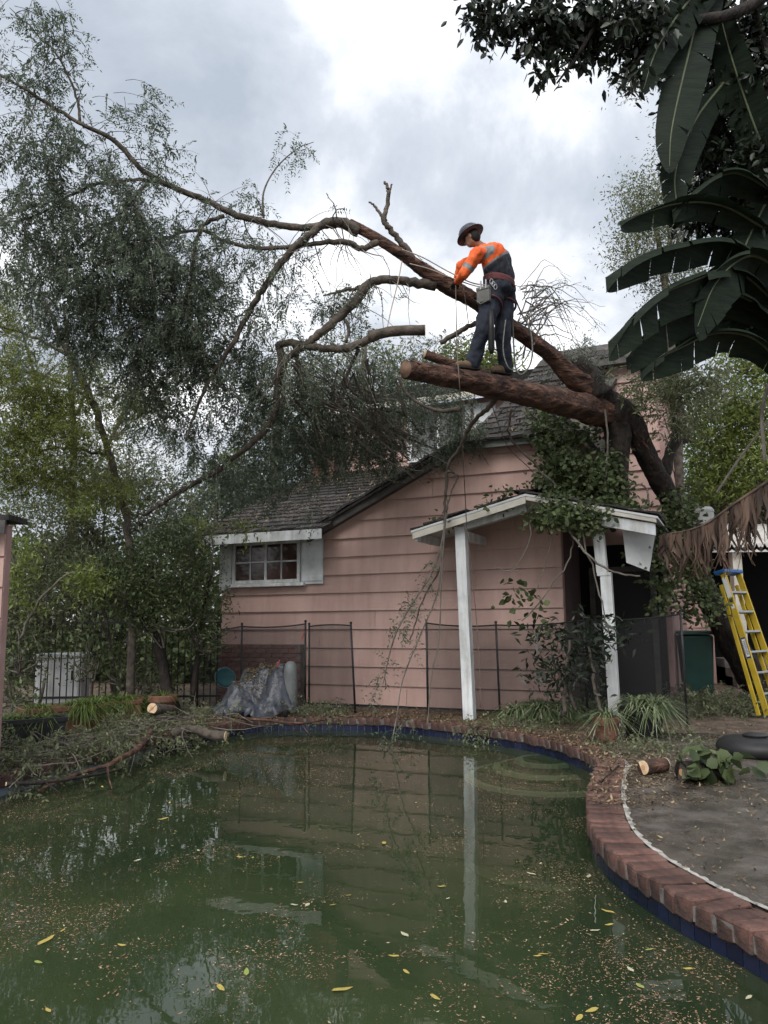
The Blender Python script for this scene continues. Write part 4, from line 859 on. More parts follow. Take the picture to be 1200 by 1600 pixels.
# ------------------------------------------------------------------ standing trees and shrubs
def crown_blobs(lb, blobs, ll, lw, per=26, cr=.22, K=0, zoff=-.2, shell=.3, twigs=None, dens=2.6):
    for bx_, by_, bY, rx, ry, n in blobs:
        n = int(n * dens)
        p = clump_points(P(bx_, by_, bY), px_r(rx, ry, bY), n, per, cr, shell)
        d = rand_dir(len(p), .8, zoff)
        if K: lb.add(sprays(p, d, RNG.uniform(.5, 1.1, len(p)) * ll * 4.5, K, ll, lw))
        else:
            ln = ll * RNG.uniform(.6, 1.3, len(p)); lb.add(quads(p, d, side_of(d), ln, ln * lw, bend=.1))
        if twigs is not None:
            c = P(bx_, by_ + ry * .8, bY)
            for q in p[::max(1, len(p) // 14)]:
                m_ = (c + q) / 2 + RNG.normal(size=3) * .15; twigs.tube(spline([c, m_, q], 4), np.linspace(.018, .004, 9), 4, caps=False)
def tree(name, label, cat, limbs, blobs, leaf, bark, ll, lw, per=26, cr=.22, K=0, group=None, tw=True, **kw):
    t = thing(name, label, cat, group=group)
    if limbs:
        for i, a in enumerate(limbs):
            p, r = limb(a, jit=.01); MB().tube(p, r, 8, rough=.08).build('branch' if i else 'trunk', bark, t, smooth=True)
    tws = MB() if tw else None; lb = LB(); crown_blobs(lb, blobs, ll, lw, per, cr, K, twigs=tws, **kw)
    if tws is not None and tws.n: tws.build('twigs', M['twig'], t, kind='stuff')
    lb.build('crown', leaf, t); return t
tree('feathery_tree', 'slender leaning tree with feathery yellow-green leaves left of the house', 'tree',
     [[(205, 1100, 11.6, 7), (208, 960, 11.6, 6.5), (200, 830, 11.6, 6), (185, 760, 11.5, 6), (165, 690, 11.5, 5.5), (143, 625, 11.4, 6), (120, 580, 11.4, 5), (95, 530, 11.3, 4), (70, 470, 11.2, 2.5)],
      [(140, 622, 11.4, 3), (90, 595, 11.3, 2.5), (40, 580, 11.2, 2), (-20, 555, 11, 1.5)], [(108, 556, 11.4, 3), (60, 530, 11.3, 2.4), (10, 512, 11.2, 2), (-20, 505, 11, 1.4)],
      [(165, 712, 11.5, 3), (110, 700, 11.3, 2.4), (60, 705, 11.2, 2), (0, 720, 11.1, 1.6)]],
     [(60, 620, 11.2, 60, 40, 26), (20, 570, 11.1, 40, 50, 16), (100, 690, 11.2, 90, 35, 30), (40, 740, 11.1, 70, 30, 28), (10, 680, 11.0, 40, 40, 16), (210, 625, 11.3, 40, 30, 18), (150, 770, 11.3, 60, 25, 14), (90, 640, 11.3, 50, 40, 14), (140, 590, 11.4, 25, 30, 8), (30, 480, 11.2, 40, 40, 8)], M['leaf_yellow'], M['bark_grey'], .05, .3, per=9, cr=.17, K=7, tw=False)
tree('olive_shrub', 'tall dull olive shrub massed behind the iron fence', 'shrub', [[(180, 1110, 12.9, 5), (170, 1000, 12.9, 4.5), (150, 900, 12.9, 4), (130, 800, 12.8, 3)]],
     [(60, 830, 12.9, 80, 70, 46), (160, 800, 13.0, 90, 70, 60), (250, 790, 13.2, 70, 60, 44), (120, 900, 12.7, 90, 60, 50), (30, 920, 12.6, 50, 50, 30), (200, 730, 13.4, 70, 40, 24), (110, 740, 13.4, 80, 40, 24), (300, 840, 13.6, 40, 50, 24), (60, 960, 12.6, 60, 35, 20)], M['leaf_olive'], M['bark_grey'], .075, .34, per=34, cr=.20)
tree('leafy_shrub', 'green small-leaved shrub with a dark forked stem beside the tarp', 'shrub',
     [[(272, 1120, 11.7, 12), (258, 1060, 11.7, 9), (247, 1000, 11.7, 7.5), (243, 940, 11.7, 6), (235, 880, 11.7, 4)], [(247, 1000, 11.7, 6), (215, 960, 11.6, 4.5), (180, 940, 11.5, 3), (150, 930, 11.4, 2)], [(300, 1100, 11.9, 5), (315, 980, 11.9, 4.5), (330, 880, 12, 4)]],
     [(260, 880, 11.7, 70, 60, 50), (200, 920, 11.5, 55, 45, 34), (310, 930, 11.9, 38, 50, 26), (250, 950, 11.6, 60, 40, 30), (285, 830, 12.0, 40, 35, 14), (315, 990, 11.9, 25, 35, 10), (150, 880, 11.5, 50, 30, 16)], M['leaf_mid'], M['bark_dark'], .06, .4, per=36, cr=.15)
tree('low_shrub', 'low bright green shrub filling the corner in front of the iron fence', 'shrub', [[(60, 1110, 11.9, 3), (70, 1060, 11.9, 2)], [(140, 1110, 12.2, 3), (145, 1050, 12.2, 2)]],
     [(30, 1020, 12.0, 40, 40, 10), (140, 1010, 12.3, 30, 50, 8), (190, 1040, 12.2, 40, 40, 12), (235, 1060, 12.0, 40, 30, 8), (20, 1080, 11.5, 30, 25, 6)], M['leaf_mid'], M['bark_grey'], .08, .4, per=22, cr=.14)
tree('broadleaf_sapling', 'pale bright compound-leaved shoots hanging at the left before the shrubs', 'branch', [[(30, 1000, 10.6, 2), (60, 940, 10.6, 2), (110, 895, 10.6, 1.6), (150, 890, 10.6, 1)], [(10, 830, 10.4, 1.6), (25, 900, 10.5, 1.4)], [(330, 900, 11.6, 1.4), (337, 800, 11.6, 1.2), (350, 740, 11.6, 1)]],
     [(145, 895, 10.6, 26, 12, 5), (125, 905, 10.6, 16, 12, 3), (25, 870, 10.4, 22, 40, 6), (15, 930, 10.4, 20, 25, 4), (358, 715, 11.6, 14, 18, 3), (315, 815, 11.5, 14, 8, 2), (380, 822, 11.5, 12, 6, 2), (120, 790, 10.8, 12, 12, 2)], M['leaf_bright'], M['twig'], .075, .36, per=8, cr=.08, K=5, tw=False, dens=1.0)
tree('dark_evergreen', 'dark drooping evergreen standing behind the low roof', 'tree', [[(430, 900, 17.5, 10), (430, 760, 17.5, 8), (440, 600, 17.5, 5)]],
     [(430, 710, 17.5, 60, 90, 40), (380, 760, 17, 55, 60, 36), (490, 700, 17.8, 50, 70, 24), (340, 780, 16.5, 45, 50, 30), (430, 790, 17, 60, 40, 30)], M['leaf_grey'], M['bark_dark'], .11, .3, per=40, cr=.30)
tree('distant_tree', 'pale thin-leaved tree far behind the yellow-green one', 'tree', [[(110, 900, 21, 8), (115, 700, 21, 6), (110, 600, 21, 4), (100, 480, 21, 2)], [(110, 700, 21, 4), (60, 600, 21, 3), (30, 500, 21, 1.5)], [(140, 760, 21, 4), (185, 660, 21, 3), (230, 560, 21, 1.5)], [(120, 650, 21, 3), (150, 560, 21, 2), (150, 480, 21, 1)]],
     [(60, 540, 21, 90, 70, 26), (40, 640, 21, 90, 60, 30), (180, 640, 21, 60, 60, 14), (10, 480, 20, 50, 50, 14)], M['leaf_olive'], M['bark_grey'], .12, .28, per=26, cr=.4)
tree('background_tree', 'soft grey-green tree seen over the roof behind the hanging branches', 'tree', [[(560, 800, 25, 10), (565, 650, 25, 7), (570, 540, 25, 4)]],
     [(560, 570, 25, 80, 50, 20), (640, 580, 25, 60, 40, 16), (500, 610, 25, 60, 60, 18), (570, 650, 25, 90, 50, 30), (460, 580, 24, 40, 60, 9), (690, 595, 25, 40, 30, 12)], M['leaf_olive'], M['bark_grey'], .16, .32, per=36, cr=.40)
tree('background_tree', 'sunlit bright green tree glimpsed between the worker\'s legs', 'tree', [[(770, 800, 24, 8), (772, 560, 24, 4)]],
     [(760, 570, 24, 40, 22, 26), (715, 560, 24, 30, 25, 14)], M['leaf_bright'], M['bark_grey'], .16, .36, per=30, cr=.28)
tree('background_tree', 'yellow-green tree behind the right corner of the house', 'tree', [[(1130, 1000, 19, 12), (1135, 800, 19, 10), (1140, 650, 19, 6)]],
     [(1130, 690, 19, 60, 70, 60), (1180, 620, 18, 50, 60, 44), (1110, 760, 19, 50, 40, 34), (1190, 720, 18, 40, 60, 36), (1165, 560, 18, 60, 30, 16), (1095, 640, 19, 25, 50, 12)], M['leaf_bright'], M['bark_grey'], .13, .36, per=34, cr=.30)
tree('background_tree', 'dark shaded thicket behind the low tiled roof at the right', 'tree', [[(1160, 1000, 22, 10), (1160, 800, 22, 8)]],
     [(1150, 790, 21, 70, 40, 50), (1110, 800, 22, 50, 30, 30), (1190, 770, 20, 40, 40, 30)], M['leaf_grey'], M['bark_grey'], .15, .36, per=36, cr=.32)
tree('background_tree', 'airy olive tree rising against the sky right of the worker', 'tree', [[(1060, 800, 15, 10), (1055, 600, 15, 8), (1040, 450, 15, 6), (1020, 330, 15, 3)]],
     [(1010, 310, 15, 45, 50, 36), (1000, 390, 15, 42, 55, 34), (1050, 350, 15, 50, 60, 32), (1075, 250, 15, 40, 60, 26), (1060, 440, 15, 50, 40, 28), (1085, 100, 15, 30, 70, 22), (990, 120, 15, 20, 25, 8), (1080, 180, 15, 25, 60, 16)], M['leaf_olive'], M['bark_grey'], .085, .30, per=34, cr=.24)
tree('compound_leaf_shoot', 'pale drooping compound leaves hanging before the upper pink wall', 'branch', [[(1085, 560, 10.4, 3), (1050, 570, 10.4, 2.5), (1010, 585, 10.4, 2), (975, 600, 10.4, 1.2)]],
     [(1030, 600, 10.4, 60, 22, 26), (1070, 610, 10.5, 40, 40, 24), (990, 620, 10.3, 22, 22, 8), (1110, 600, 10.6, 40, 30, 16), (1060, 660, 10.5, 30, 30, 8)], M['leaf_olive'], M['bark_grey'], .07, .32, per=7, cr=.13, K=6, tw=False, dens=.8)
# far hedge so that the garden closes behind the fence
hd = LB()
for hx in range(-8, 9): crown_blobs(hd, [(-300 + hx * 110 + 400, 960 + (hx % 3) * 20, 19 + (hx % 2), 90, 150, 40)], .24, .5, per=34, cr=.40)
for hx in range(0, 6): crown_blobs(hd, [(1020 + hx * 70, 900, 26, 60, 110, 26)], .28, .5, per=34, cr=.45)
hd.build('hedge_mass', M['leaf_mid'], None, label='shadowy mass of hedge foliage closing off the garden behind', cat='hedge', kind='stuff')

# ------------------------------------------------------------------ near canopy at the upper right: broad glossy leaves
def broad(lb, p, d, L, Wd):
    """ovate leaf of two folded halves (2 quads)"""
    s_ = side_of(d); up = np.cross(s_, d); L = L[:, None]; Wd = Wd[:, None]; dn = np.array([0, 0, -1.0])
    b0 = p; l1 = p + d * L * .35 + s_ * Wd * .5 + up * Wd * .15; l2 = p + d * L * .72 + s_ * Wd * .38 + up * Wd * .1 + dn * L * .05; tp_ = p + d * L + dn * L * .12
    r1 = p + d * L * .35 - s_ * Wd * .5 + up * Wd * .15; r2 = p + d * L * .72 - s_ * Wd * .38 + up * Wd * .1 + dn * L * .05
    V = np.stack([b0, l1, l2, tp_, r2, r1], 1).reshape(-1, 3); k = np.arange(len(p))[:, None] * 6
    lb.add((V, np.vstack([k + [0, 1, 2, 3], k + [0, 3, 4, 5]])))
mg = thing('broadleaf_tree', 'dark broad-leaved bough reaching in over the top right corner', 'tree'); lb = LB(); bt = MB()
for a in ([(1260, -60, 7.4, 14), (1150, 20, 7.2, 10), (1040, 30, 7.0, 7), (930, 40, 6.8, 5), (830, 30, 6.7, 3), (740, 20, 6.6, 1.5)], [(930, 40, 6.8, 4), (900, 90, 6.8, 3), (870, 130, 6.8, 1.6)], [(1040, 30, 7, 4), (1000, 90, 7, 2.5), (960, 120, 7, 1.5)], [(1240, 0, 7.5, 10), (1190, 160, 7.6, 8), (1170, 330, 7.8, 6), (1180, 480, 8, 4)]):
    p, r = limb(a); bt.tube(p, r, 8, rough=.08)
bt.build('trunk', M['bark_dark'], mg, smooth=True)
for bx_, by_, bY, rx, ry, n, per in ((780, 20, 6.7, 50, 40, 30, 12), (850, 45, 6.8, 60, 50, 52, 14), (930, 45, 6.9, 60, 60, 70, 14), (1000, 40, 7.0, 50, 60, 60, 14), (870, 105, 6.8, 40, 25, 8, 9), (980, 125, 7, 45, 25, 8, 9), (1040, 20, 7.2, 40, 40, 20, 14), (1100, -10, 7.3, 60, 30, 26, 14),
                                  (1150, 120, 7.8, 60, 110, 150, 14), (1160, 280, 7.9, 55, 110, 150, 14), (1185, 430, 8.0, 40, 90, 90, 14), (1115, 200, 8, 40, 110, 70, 12), (1080, 60, 7.6, 40, 60, 60, 12), (1190, 520, 8.1, 30, 40, 24, 12), (1110, 330, 8.2, 60, 60, 60, 12), (1130, 470, 8.2, 60, 50, 60, 12), (1060, 150, 7.8, 30, 80, 30, 12), (1070, 250, 7.8, 30, 60, 20, 12), (740, 25, 6.6, 28, 25, 5, 8), (1190, 40, 7.6, 40, 80, 40, 14)):
    q = clump_points(P(bx_, by_, bY), px_r(rx, ry, bY), n, per, .075, .1); d = rand_dir(len(q), .7, -.75)
    L_ = RNG.uniform(.07, .13, len(q)); broad(lb, q, d, L_, L_ * RNG.uniform(.36, .5, len(q)))
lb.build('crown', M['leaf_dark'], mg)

# giant bird-of-paradise: big paddle leaves, each its own part
sp = thing('paddle_leaf_plant', 'giant plant with huge dark torn paddle leaves at the right edge', 'plant')
def paddle(path, width, roll, seed, splits=9, m=None, droopy=.35):
    """leaf blade along a midrib path [(px,py,Y)], torn into strips on both sides"""
    rr = np.random.default_rng(seed); mid = spline([P(*a) for a in path], 12); n = len(mid); T = nrm(np.gradient(mid, axis=0)); mb = MB(); f = np.linspace(0, 1, n)
    view = nrm(mid - np.array([0, 0, CAM_Z])); S0 = nrm(np.cross(T, view)); up = np.cross(S0, T)
    for sg in (-1, 1):
        i = 0; dr = droopy * rr.uniform(.7, 1.2)
        while i < n - 1:
            j = min(n - 1, i + int(rr.integers(3, 15))); ks = np.arange(i, j + 1); wf = np.sin(np.pi * np.clip(.02 + .98 * f[ks], 0, 1) ** .85) ** .62 * width * rr.uniform(.80, 1.05)
            lean = rr.uniform(.10, .22); dr_ = dr * rr.uniform(.85, 1.25); gap = rr.uniform(.02, .14); rows = []
            for q in np.linspace(0, 1, 7):
                base = mid[ks] + (S0[ks] * sg * math.cos(roll) + up[ks] * math.sin(roll) * sg) * (wf * q)[:, None] + T[ks] * (lean * wf * q)[:, None]
                base[:, 2] -= dr_ * width * q * q; ctr = base.mean(0); rows.append(ctr + (base - ctr) * (1 - gap * max(0, q - .35)))
            mb.grid(np.array(rows)); i = j
    mb.tube(mid, np.linspace(.018, .005, n), 5, caps=False, m=1)
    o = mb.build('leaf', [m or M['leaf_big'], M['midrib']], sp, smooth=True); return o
paddle([(1130, -70, 7.4), (1095, 10, 7.2), (1072, 100, 7.1), (1050, 200, 7.0), (1046, 260, 7.0)], 0.234, .1, 1)
paddle([(1130, 130, 7.5), (1085, 190, 7.3), (1055, 270, 7.2), (1062, 345, 7.2)], 0.187, .2, 2)
paddle([(1200, 360, 7.6), (1130, 322, 7.3), (1060, 318, 7.1), (968, 346, 6.9)], 0.156, .55, 3, droopy=.5)
paddle([(1200, 420, 7.6), (1140, 378, 7.3), (1060, 385, 7.0), (1000, 402, 6.9), (946, 434, 6.8)], 0.172, .55, 4, droopy=.7)
paddle([(1210, 470, 7.4), (1150, 425, 7.2), (1080, 440, 6.9), (1020, 470, 6.8), (950, 535, 6.7)], 0.218, .4, 5, droopy=.8)
paddle([(1220, 500, 7.6), (1150, 460, 7.3), (1090, 470, 7.1), (1030, 505, 7.0), (978, 560, 6.9)], 0.203, .5, 6, droopy=.8)
paddle([(1230, 440, 7.8), (1190, 410, 7.6), (1130, 420, 7.4), (1080, 470, 7.2), (1060, 540, 7.2)], 0.234, .4, 7, droopy=.6)
paddle([(1230, 320, 7.6), (1180, 200, 7.5), (1140, 80, 7.4), (1110, -40, 7.4)], 0.234, .2, 8)
paddle([(1160, -90, 7.2), (1085, -10, 7.0), (1030, 70, 6.9), (1005, 140, 6.9)], 0.187, .2, 9)
paddle([(1240, 540, 7.8), (1190, 480, 7.6), (1140, 480, 7.5), (1090, 530, 7.4)], 0.203, .4, 10, droopy=.7)
paddle([(1230, 580, 7.7), (1180, 530, 7.4), (1120, 520, 7.2), (1060, 545, 7.1), (1000, 575, 7.0)], .17, .5, 12, droopy=.8)
paddle([(1220, 420, 7.3), (1170, 400, 7.1), (1120, 440, 7.0), (1090, 510, 7.0)], .22, .3, 13, droopy=.6)
paddle([(1210, 300, 7.5), (1150, 270, 7.3), (1100, 290, 7.2), (1050, 330, 7.1)], .18, .5, 14, droopy=.7)
paddle([(1240, 250, 7.7), (1190, 330, 7.6), (1150, 420, 7.5), (1130, 500, 7.5)], 0.234, .2, 11)
st = MB()
for a in ([(1330, 1300, 7.9, 22), (1300, 900, 7.9, 18), (1260, 560, 7.8, 14), (1230, 420, 7.7, 9), (1200, 360, 7.6, 5)], [(1330, 1290, 8.0, 18), (1290, 800, 7.9, 14), (1240, 480, 7.7, 8), (1205, 425, 7.6, 4)], [(1290, 800, 8, 12), (1250, 300, 7.6, 7), (1160, -60, 7.3, 4)]):
    p, r = limb(a); st.tube(p, r, 8)
st.build('stem', M['bark_dark'], sp, smooth=True)

# dead brown frond hanging at the right
df_ = thing('dead_frond', 'dead brown palm frond with hanging shrivelled strips at the right', 'frond'); rb = spline([P(1255, 715, 7.9), P(1200, 752, 7.8), P(1150, 785, 7.7), (P(1095, 822, 7.6)), P(1035, 836, 7.5)], 10)
MB().tube(rb, np.linspace(.022, .006, len(rb)), 6).build('rib', M['leaf_dead'], df_, smooth=True)
for i in range(170):
    f = RNG.uniform(0, len(rb) - 1.01); k = int(f); a = rb[k] + (rb[k + 1] - rb[k]) * (f - k); L_ = (.26 + .32 * math.sin(math.pi * min(1, .15 + .8 * f / len(rb)))) * RNG.uniform(.5, 1.15); w = RNG.choice([.012, .02, .03, .05, .07])
    mb = MB(); rows = []; dx = RNG.uniform(-.25, .1); dy = RNG.uniform(-.15, .15); tw0 = RNG.uniform(-.8, .8)
    for q in np.linspace(0, 1, 5):
        c = a + np.array([dx * q * L_, dy * q * L_, -L_ * q]) + np.array([.05 * math.sin(q * 4 + i) * q, .05 * math.cos(q * 5 + i) * q, .02 * math.sin(i * 1.7) * q]); ang = tw0 + q * RNG.uniform(-.6, .6); ww = w * (1 - .75 * q ** 2) * .5
        sd = np.array([math.cos(ang), math.sin(ang), 0]); rows.append([c - sd * ww, c + np.array([0, .008, 0]), c + sd * ww])
    mb.grid(np.array(rows)); mb.build('strip', M['leaf_dead'], df_, smooth=True)
# live stems beside it
vs = MB()
for a in ([(1120, 770, 8.2, 2), (1160, 710, 8.1, 2), (1200, 660, 8, 2), (1240, 600, 8, 2)], [(1200, 600, 8, 3), (1190, 650, 8, 3), (1195, 720, 8, 3)]):
    p, r = limb(a); vs.tube(p, r, 5)
vs.build('dry_stem', M['twig'], df_)

# vines heaped over the porch roof
vine = thing('vine_mass', 'tangle of leafy vines heaped over the porch roof and trailing from it', 'vine'); lb = LB(); vt = MB()
for bx_, by_, bY, rx, ry, n, per in ((865, 690, 10.9, 28, 38, 18, 16), (890, 740, 10.6, 50, 40, 34, 16), (875, 790, 10.3, 40, 25, 26, 16), (930, 760, 10.4, 40, 35, 26, 16), (850, 810, 10.2, 22, 16, 10, 12), (900, 680, 10.8, 40, 40, 14, 14), (960, 790, 10.2, 50, 12, 14, 12), (845, 660, 11.0, 20, 25, 9, 12), (1010, 870, 10.2, 20, 25, 6, 8), (1075, 790, 11.2, 18, 25, 8, 10), (800, 770, 10.6, 20, 6, 4, 8), (920, 800, 10.1, 50, 20, 30, 16), (955, 740, 10.4, 25, 50, 16, 14), (1030, 850, 10.6, 25, 40, 18, 12), (1060, 830, 11.3, 25, 40, 16, 12), (905, 630, 10.5, 30, 25, 10, 12), (1040, 930, 10.5, 25, 50, 14, 12), (985, 800, 10.0, 25, 10, 8, 10), (870, 745, 10.7, 40, 50, 20, 16), (880, 808, 9.95, 40, 20, 18, 14), (925, 815, 9.9, 30, 14, 10, 12), (1070, 880, 10.9, 30, 35, 26, 12), (1095, 940, 11.2, 30, 40, 22, 12), (1050, 800, 10.8, 18, 30, 14, 12), (700, 815, 10.9, 30, 5, 3, 8), (770, 793, 10.7, 40, 5, 5, 8)):
    q = clump_points(P(bx_, by_, bY), px_r(rx, ry, bY), int(n * 1.7), per, .09, .15); d = rand_dir(len(q), .6, -.1); L_ = RNG.uniform(.05, .095, len(q)); broad(lb, q, d, L_, L_ * .7)
for (x, y, Y, n) in ((805, 915, 10.2, 14), (800, 940, 10.2, 16), (835, 930, 10.1, 14), (840, 960, 10.1, 12), (845, 985, 10.1, 8), (810, 960, 10.2, 5)):
    q = P(x, y, Y) + RNG.normal(size=(n, 3)) * .07; d = rand_dir(n, .5, -.6); L_ = RNG.uniform(.07, .12, n); broad(lb, q, d, L_, L_ * .8)
for a in ([(870, 790, 10.2, 2), (890, 830, 10, 2), (920, 868, 9.8, 2), (960, 895, 9.7, 1.8), (1000, 900, 9.7, 1.5)], [(830, 800, 10.2, 1.2), (825, 850, 10.2, 1), (800, 890, 10.2, 1), (775, 888, 10.2, .8)], [(895, 820, 10.1, 1.3), (890, 870, 10.1, 1.2), (860, 920, 10.1, 1.2), (815, 970, 10.1, 1)],
          [(900, 800, 10, 1.4), (930, 900, 9.85, 1.3), (945, 960, 9.8, 1.2), (955, 1000, 9.8, 1)], [(860, 790, 10.2, 1), (862, 840, 10.2, .9), (840, 920, 10.2, .8)], [(800, 640, 9.6, 2), (795, 680, 9.9, 1.8), (830, 720, 10.3, 1.6), (870, 760, 10.3, 1.4)], [(945, 640, 10.2, 1.6), (950, 700, 10.2, 1.5), (945, 750, 10.2, 1.4), (960, 775, 10.3, 1.2)],
          [(980, 770, 10.6, 1.6), (1000, 755, 10.6, 1.6), (1012, 770, 10.6, 1.5), (1012, 800, 10.6, 1.4)]):
    p, r = limb(a, jit=.01); vt.tube(p, r, 5)
vt.build('stem', M['twig'], vine); lb.build('foliage', M['leaf_mid'], vine, kind='stuff')
# ================================================================== GARDEN OBJECTS
M['terracotta'] = mat('terracotta', (.12, .056, .038), (.22, .105, .072), sc=7, rough=.8, bump=.3, bsc=40)
M['black_plastic'] = mat('black_plastic', (.012, .012, .013), (.022, .022, .023), sc=6, rough=.5)
M['soil_pot'] = mat('potting_soil', (.02, .015, .011), (.05, .038, .028), sc=20, rough=.95)
# mesh of the pool safety fence: fine black weave, half open
mm = bpy.data.materials.new('black_fence_mesh'); mm.use_nodes = True
N, L = mm.node_tree.nodes, mm.node_tree.links; b_ = N['Principled BSDF']; b_.inputs['Base Color'].default_value = (.012, .012, .013, 1); b_.inputs['Roughness'].default_value = .7
tp = N.new('ShaderNodeBsdfTransparent'); mx = N.new('ShaderNodeMixShader'); mx.inputs[0].default_value = .42
L.new(tp.outputs[0], mx.inputs[1]); L.new(b_.outputs[0], mx.inputs[2]); L.new(mx.outputs[0], N['Material Output'].inputs['Surface'])
M['fence_mesh'] = mm
def mesh_fence(label, posts, sag=.03, lean=None, cover=None):
    """posts: (x, y, height, top dx)"""
    t = thing('pool_fence', label, 'fence', (posts[0][0], posts[0][1], 0), group='black mesh pool fence sections'); o = np.array([posts[0][0], posts[0][1], 0]); tops, bots = [], []
    for x, y, h, dx in posts:
        b = np.array([x, y, 0]) - o; tpp = b + np.array([dx, 0, h]); tops.append(tpp); bots.append(b)
        MB().tube([b, tpp], .016, 8).build('post', M['black_metal'], t, smooth=True)
        MB().lathe([(.001, 0), (.02, 0), (.02, .025), (.001, .03)], tpp, k=8).build('post_cap', M['black_plastic'], t)
    for a, b, c, d in zip(tops[:-1], tops[1:], bots[:-1], bots[1:]):
        f = np.linspace(0, 1, 9)[:, None]; top = a + (b - a) * f - np.array([0, 0, .03]) - np.array([0, 0, 1]) * sag * 4 * f * (1 - f); bot = c + (d - c) * f + np.array([0, 0, .06])
        rows = np.array([bot + (top - bot) * q + np.array([0, -.02 * math.sin(q * 3), 0]) for q in np.linspace(0, 1, 7)])
        pn = MB().grid(rows).build('mesh_panel', M['fence_mesh'], t); MB().tube(top, .011, 5).build('hem', M['black_plastic'], pn)
    return t
mesh_fence('black mesh pool fence section behind the tarp heap, left of the window', [(-3.0, 12.5, 1.30, 0), (-2.28, 12.35, 1.33, 0), (-1.24, 12.08, 1.36, 0)])
mesh_fence('short sagging black mesh fence panel hanging loose beside the grey tank', [(-1.18, 12.06, 1.32, 0), (-.46, 11.76, 1.33, -.06)], sag=-.02)
mesh_fence('long black mesh pool fence running past the white porch post to the pots', [(.60, 11.3, 1.36, 0), (1.64, 11.36, 1.32, -.02), (2.75, 10.75, 1.38, 0), (3.85, 10.1, 1.45, 0)])
# wrought-iron picket fence on the left
ir = thing('iron_fence', 'dark iron picket fence behind the planters on the left', 'fence', (-6.6, 12.6, 0))
for k in range(38):
    h = 1.52 + .02 * math.sin(k); MB().span((k * .105 - .008, -.008, .05), (k * .105 + .008, .008, h)).lathe([(.001, h - .0), (.016, h + .005), (.012, h + .03), (.001, h + .075)], (k * .105, 0, 0), k=6).build('picket', M['black_metal'], ir)
for z in (.18, 1.36): MB().span((-.05, -.014, z), (3.95, .014, z + .035)).build('rail', M['black_metal'], ir)
# white cabinet behind it
wc = thing('white_cabinet', 'white metal utility cabinet standing behind the iron fence', 'cabinet', (-5.45, 13.2, 0), R(8)); MB().span((-.38, -.3, .06), (.38, .3, .80)).build('body', M['soffit'], wc, bevel=.02)
MB().span((-.40, -.32, .805), (.40, .32, .87)).build('lid', M['white'], wc, bevel=.015); MB().span((-.33, -.315, .15), (.33, -.302, .72)).build('door', M['white'], wc, bevel=.004); MB().span((.22, -.34, .45), (.26, -.316, .6)).build('handle', M['black_plastic'], wc)
# end of a pink garden building at the left edge
gb = thing('pink_outbuilding', 'edge of another pink clapboard building at the far left', 'building', (-3.47, 7.02, 0)); MB().span((-2.0, 0, 0), (0, .10, 2.30)).build('wall', M['pink_dark'], gb)
for k in range(8): MB().span((-2.0, -.02, .05 + k * .28), (-.005, -.002, .31 + k * .28)).build('siding_board', M['pink'], gb)
MB().span((-2.1, -.12, 2.33), (.07, .25, 2.38)).build('roof', M['shingle'], gb); MB().span((-2.1, -.15, 2.20), (.05, -.122, 2.325)).build('fascia', M['dark_wood'], gb)
# brick plinth of the house behind the tarp
bp_ = MB(); bp_.span((-3.74, -.16, 0), (-2.05, -.035, .98)); plinth = bp_.build('brick_plinth', M['mortar'], house)
pb = bevel_box('brick', (.215, .03, .062), M['redbrick'], .004)
for r_ in range(13):
    for c_ in range(7):
        x = -3.63 + c_ * .228 + (.11 if r_ % 2 else 0)
        if x < -2.1: link('brick', pb, plinth, loc=(x, -.163, .04 + r_ * .0755))

# ------------------------------------------------------------------ planters and pots
def straps(lb, c, n, L, w, spread=1.0, up=.9, zflat=False):
    """arching strap leaves"""
    c = np.asarray(c, float); az = RNG.uniform(0, 2 * math.pi, n); l = L * RNG.uniform(.55, 1.15, n); el = RNG.uniform(.35, 1.35, n) * up
    h = np.stack([np.cos(az), np.sin(az), np.zeros(n)], 1); o = c + h * RNG.uniform(0, .06, n)[:, None]; sd = np.stack([-np.sin(az), np.cos(az), np.zeros(n)], 1); pts = []
    for q in (0, .25, .5, .75, 1.0):
        p = o + h * (l * q * np.cos(el) * spread)[:, None] * (1 + .3 * q); p[:, 2] += l * q * np.sin(el) - 1.0 * l * q * q * np.cos(el * .6); p[:, 2] = np.maximum(p[:, 2], .015)
        ww = w * (1 - q ** 2 * .9) * .5; pts.append((p - sd * ww, p + sd * ww))
    for (a, b), (c2, d) in zip(pts[:-1], pts[1:]):
        V = np.stack([a, b, d, c2], 1).reshape(-1, 3); lb.add((V, np.arange(len(V)).reshape(-1, 4)))
def pot(parent, r, h, m, c=(0, 0, 0)):
    MB().lathe([(r * .68, 0), (r * .72, .01), (r * .92, h * .74), (r * 1.04, h * .745), (r * 1.07, h * .97), (r * 1.03, h), (r * .93, h), (r * .90, h * .9), (.01, h * .88)], c, k=28).build('pot', m, parent, smooth=False)
t = thing('potted_spider_plant', 'spider plant in a red terracotta pot standing by the pool corner', 'potted plant', G(949, 1157)); pot(t, .155, .27, M['terracotta'])
lb = LB(); straps(lb, (0, 0, .24), 120, .42, .016); lb.build('foliage', M['straw'], t)
t = thing('potted_spider_plant', 'larger spider plant spilling from a big black pot behind the terracotta one', 'potted plant', G(1006, 1150)); pot(t, .27, .36, M['black_plastic'])
lb = LB()
for k in range(5): straps(lb, (RNG.uniform(-.2, .2), RNG.uniform(-.15, .1), .34), 90, .48, .017)
lb.build('foliage', M['straw'], t)
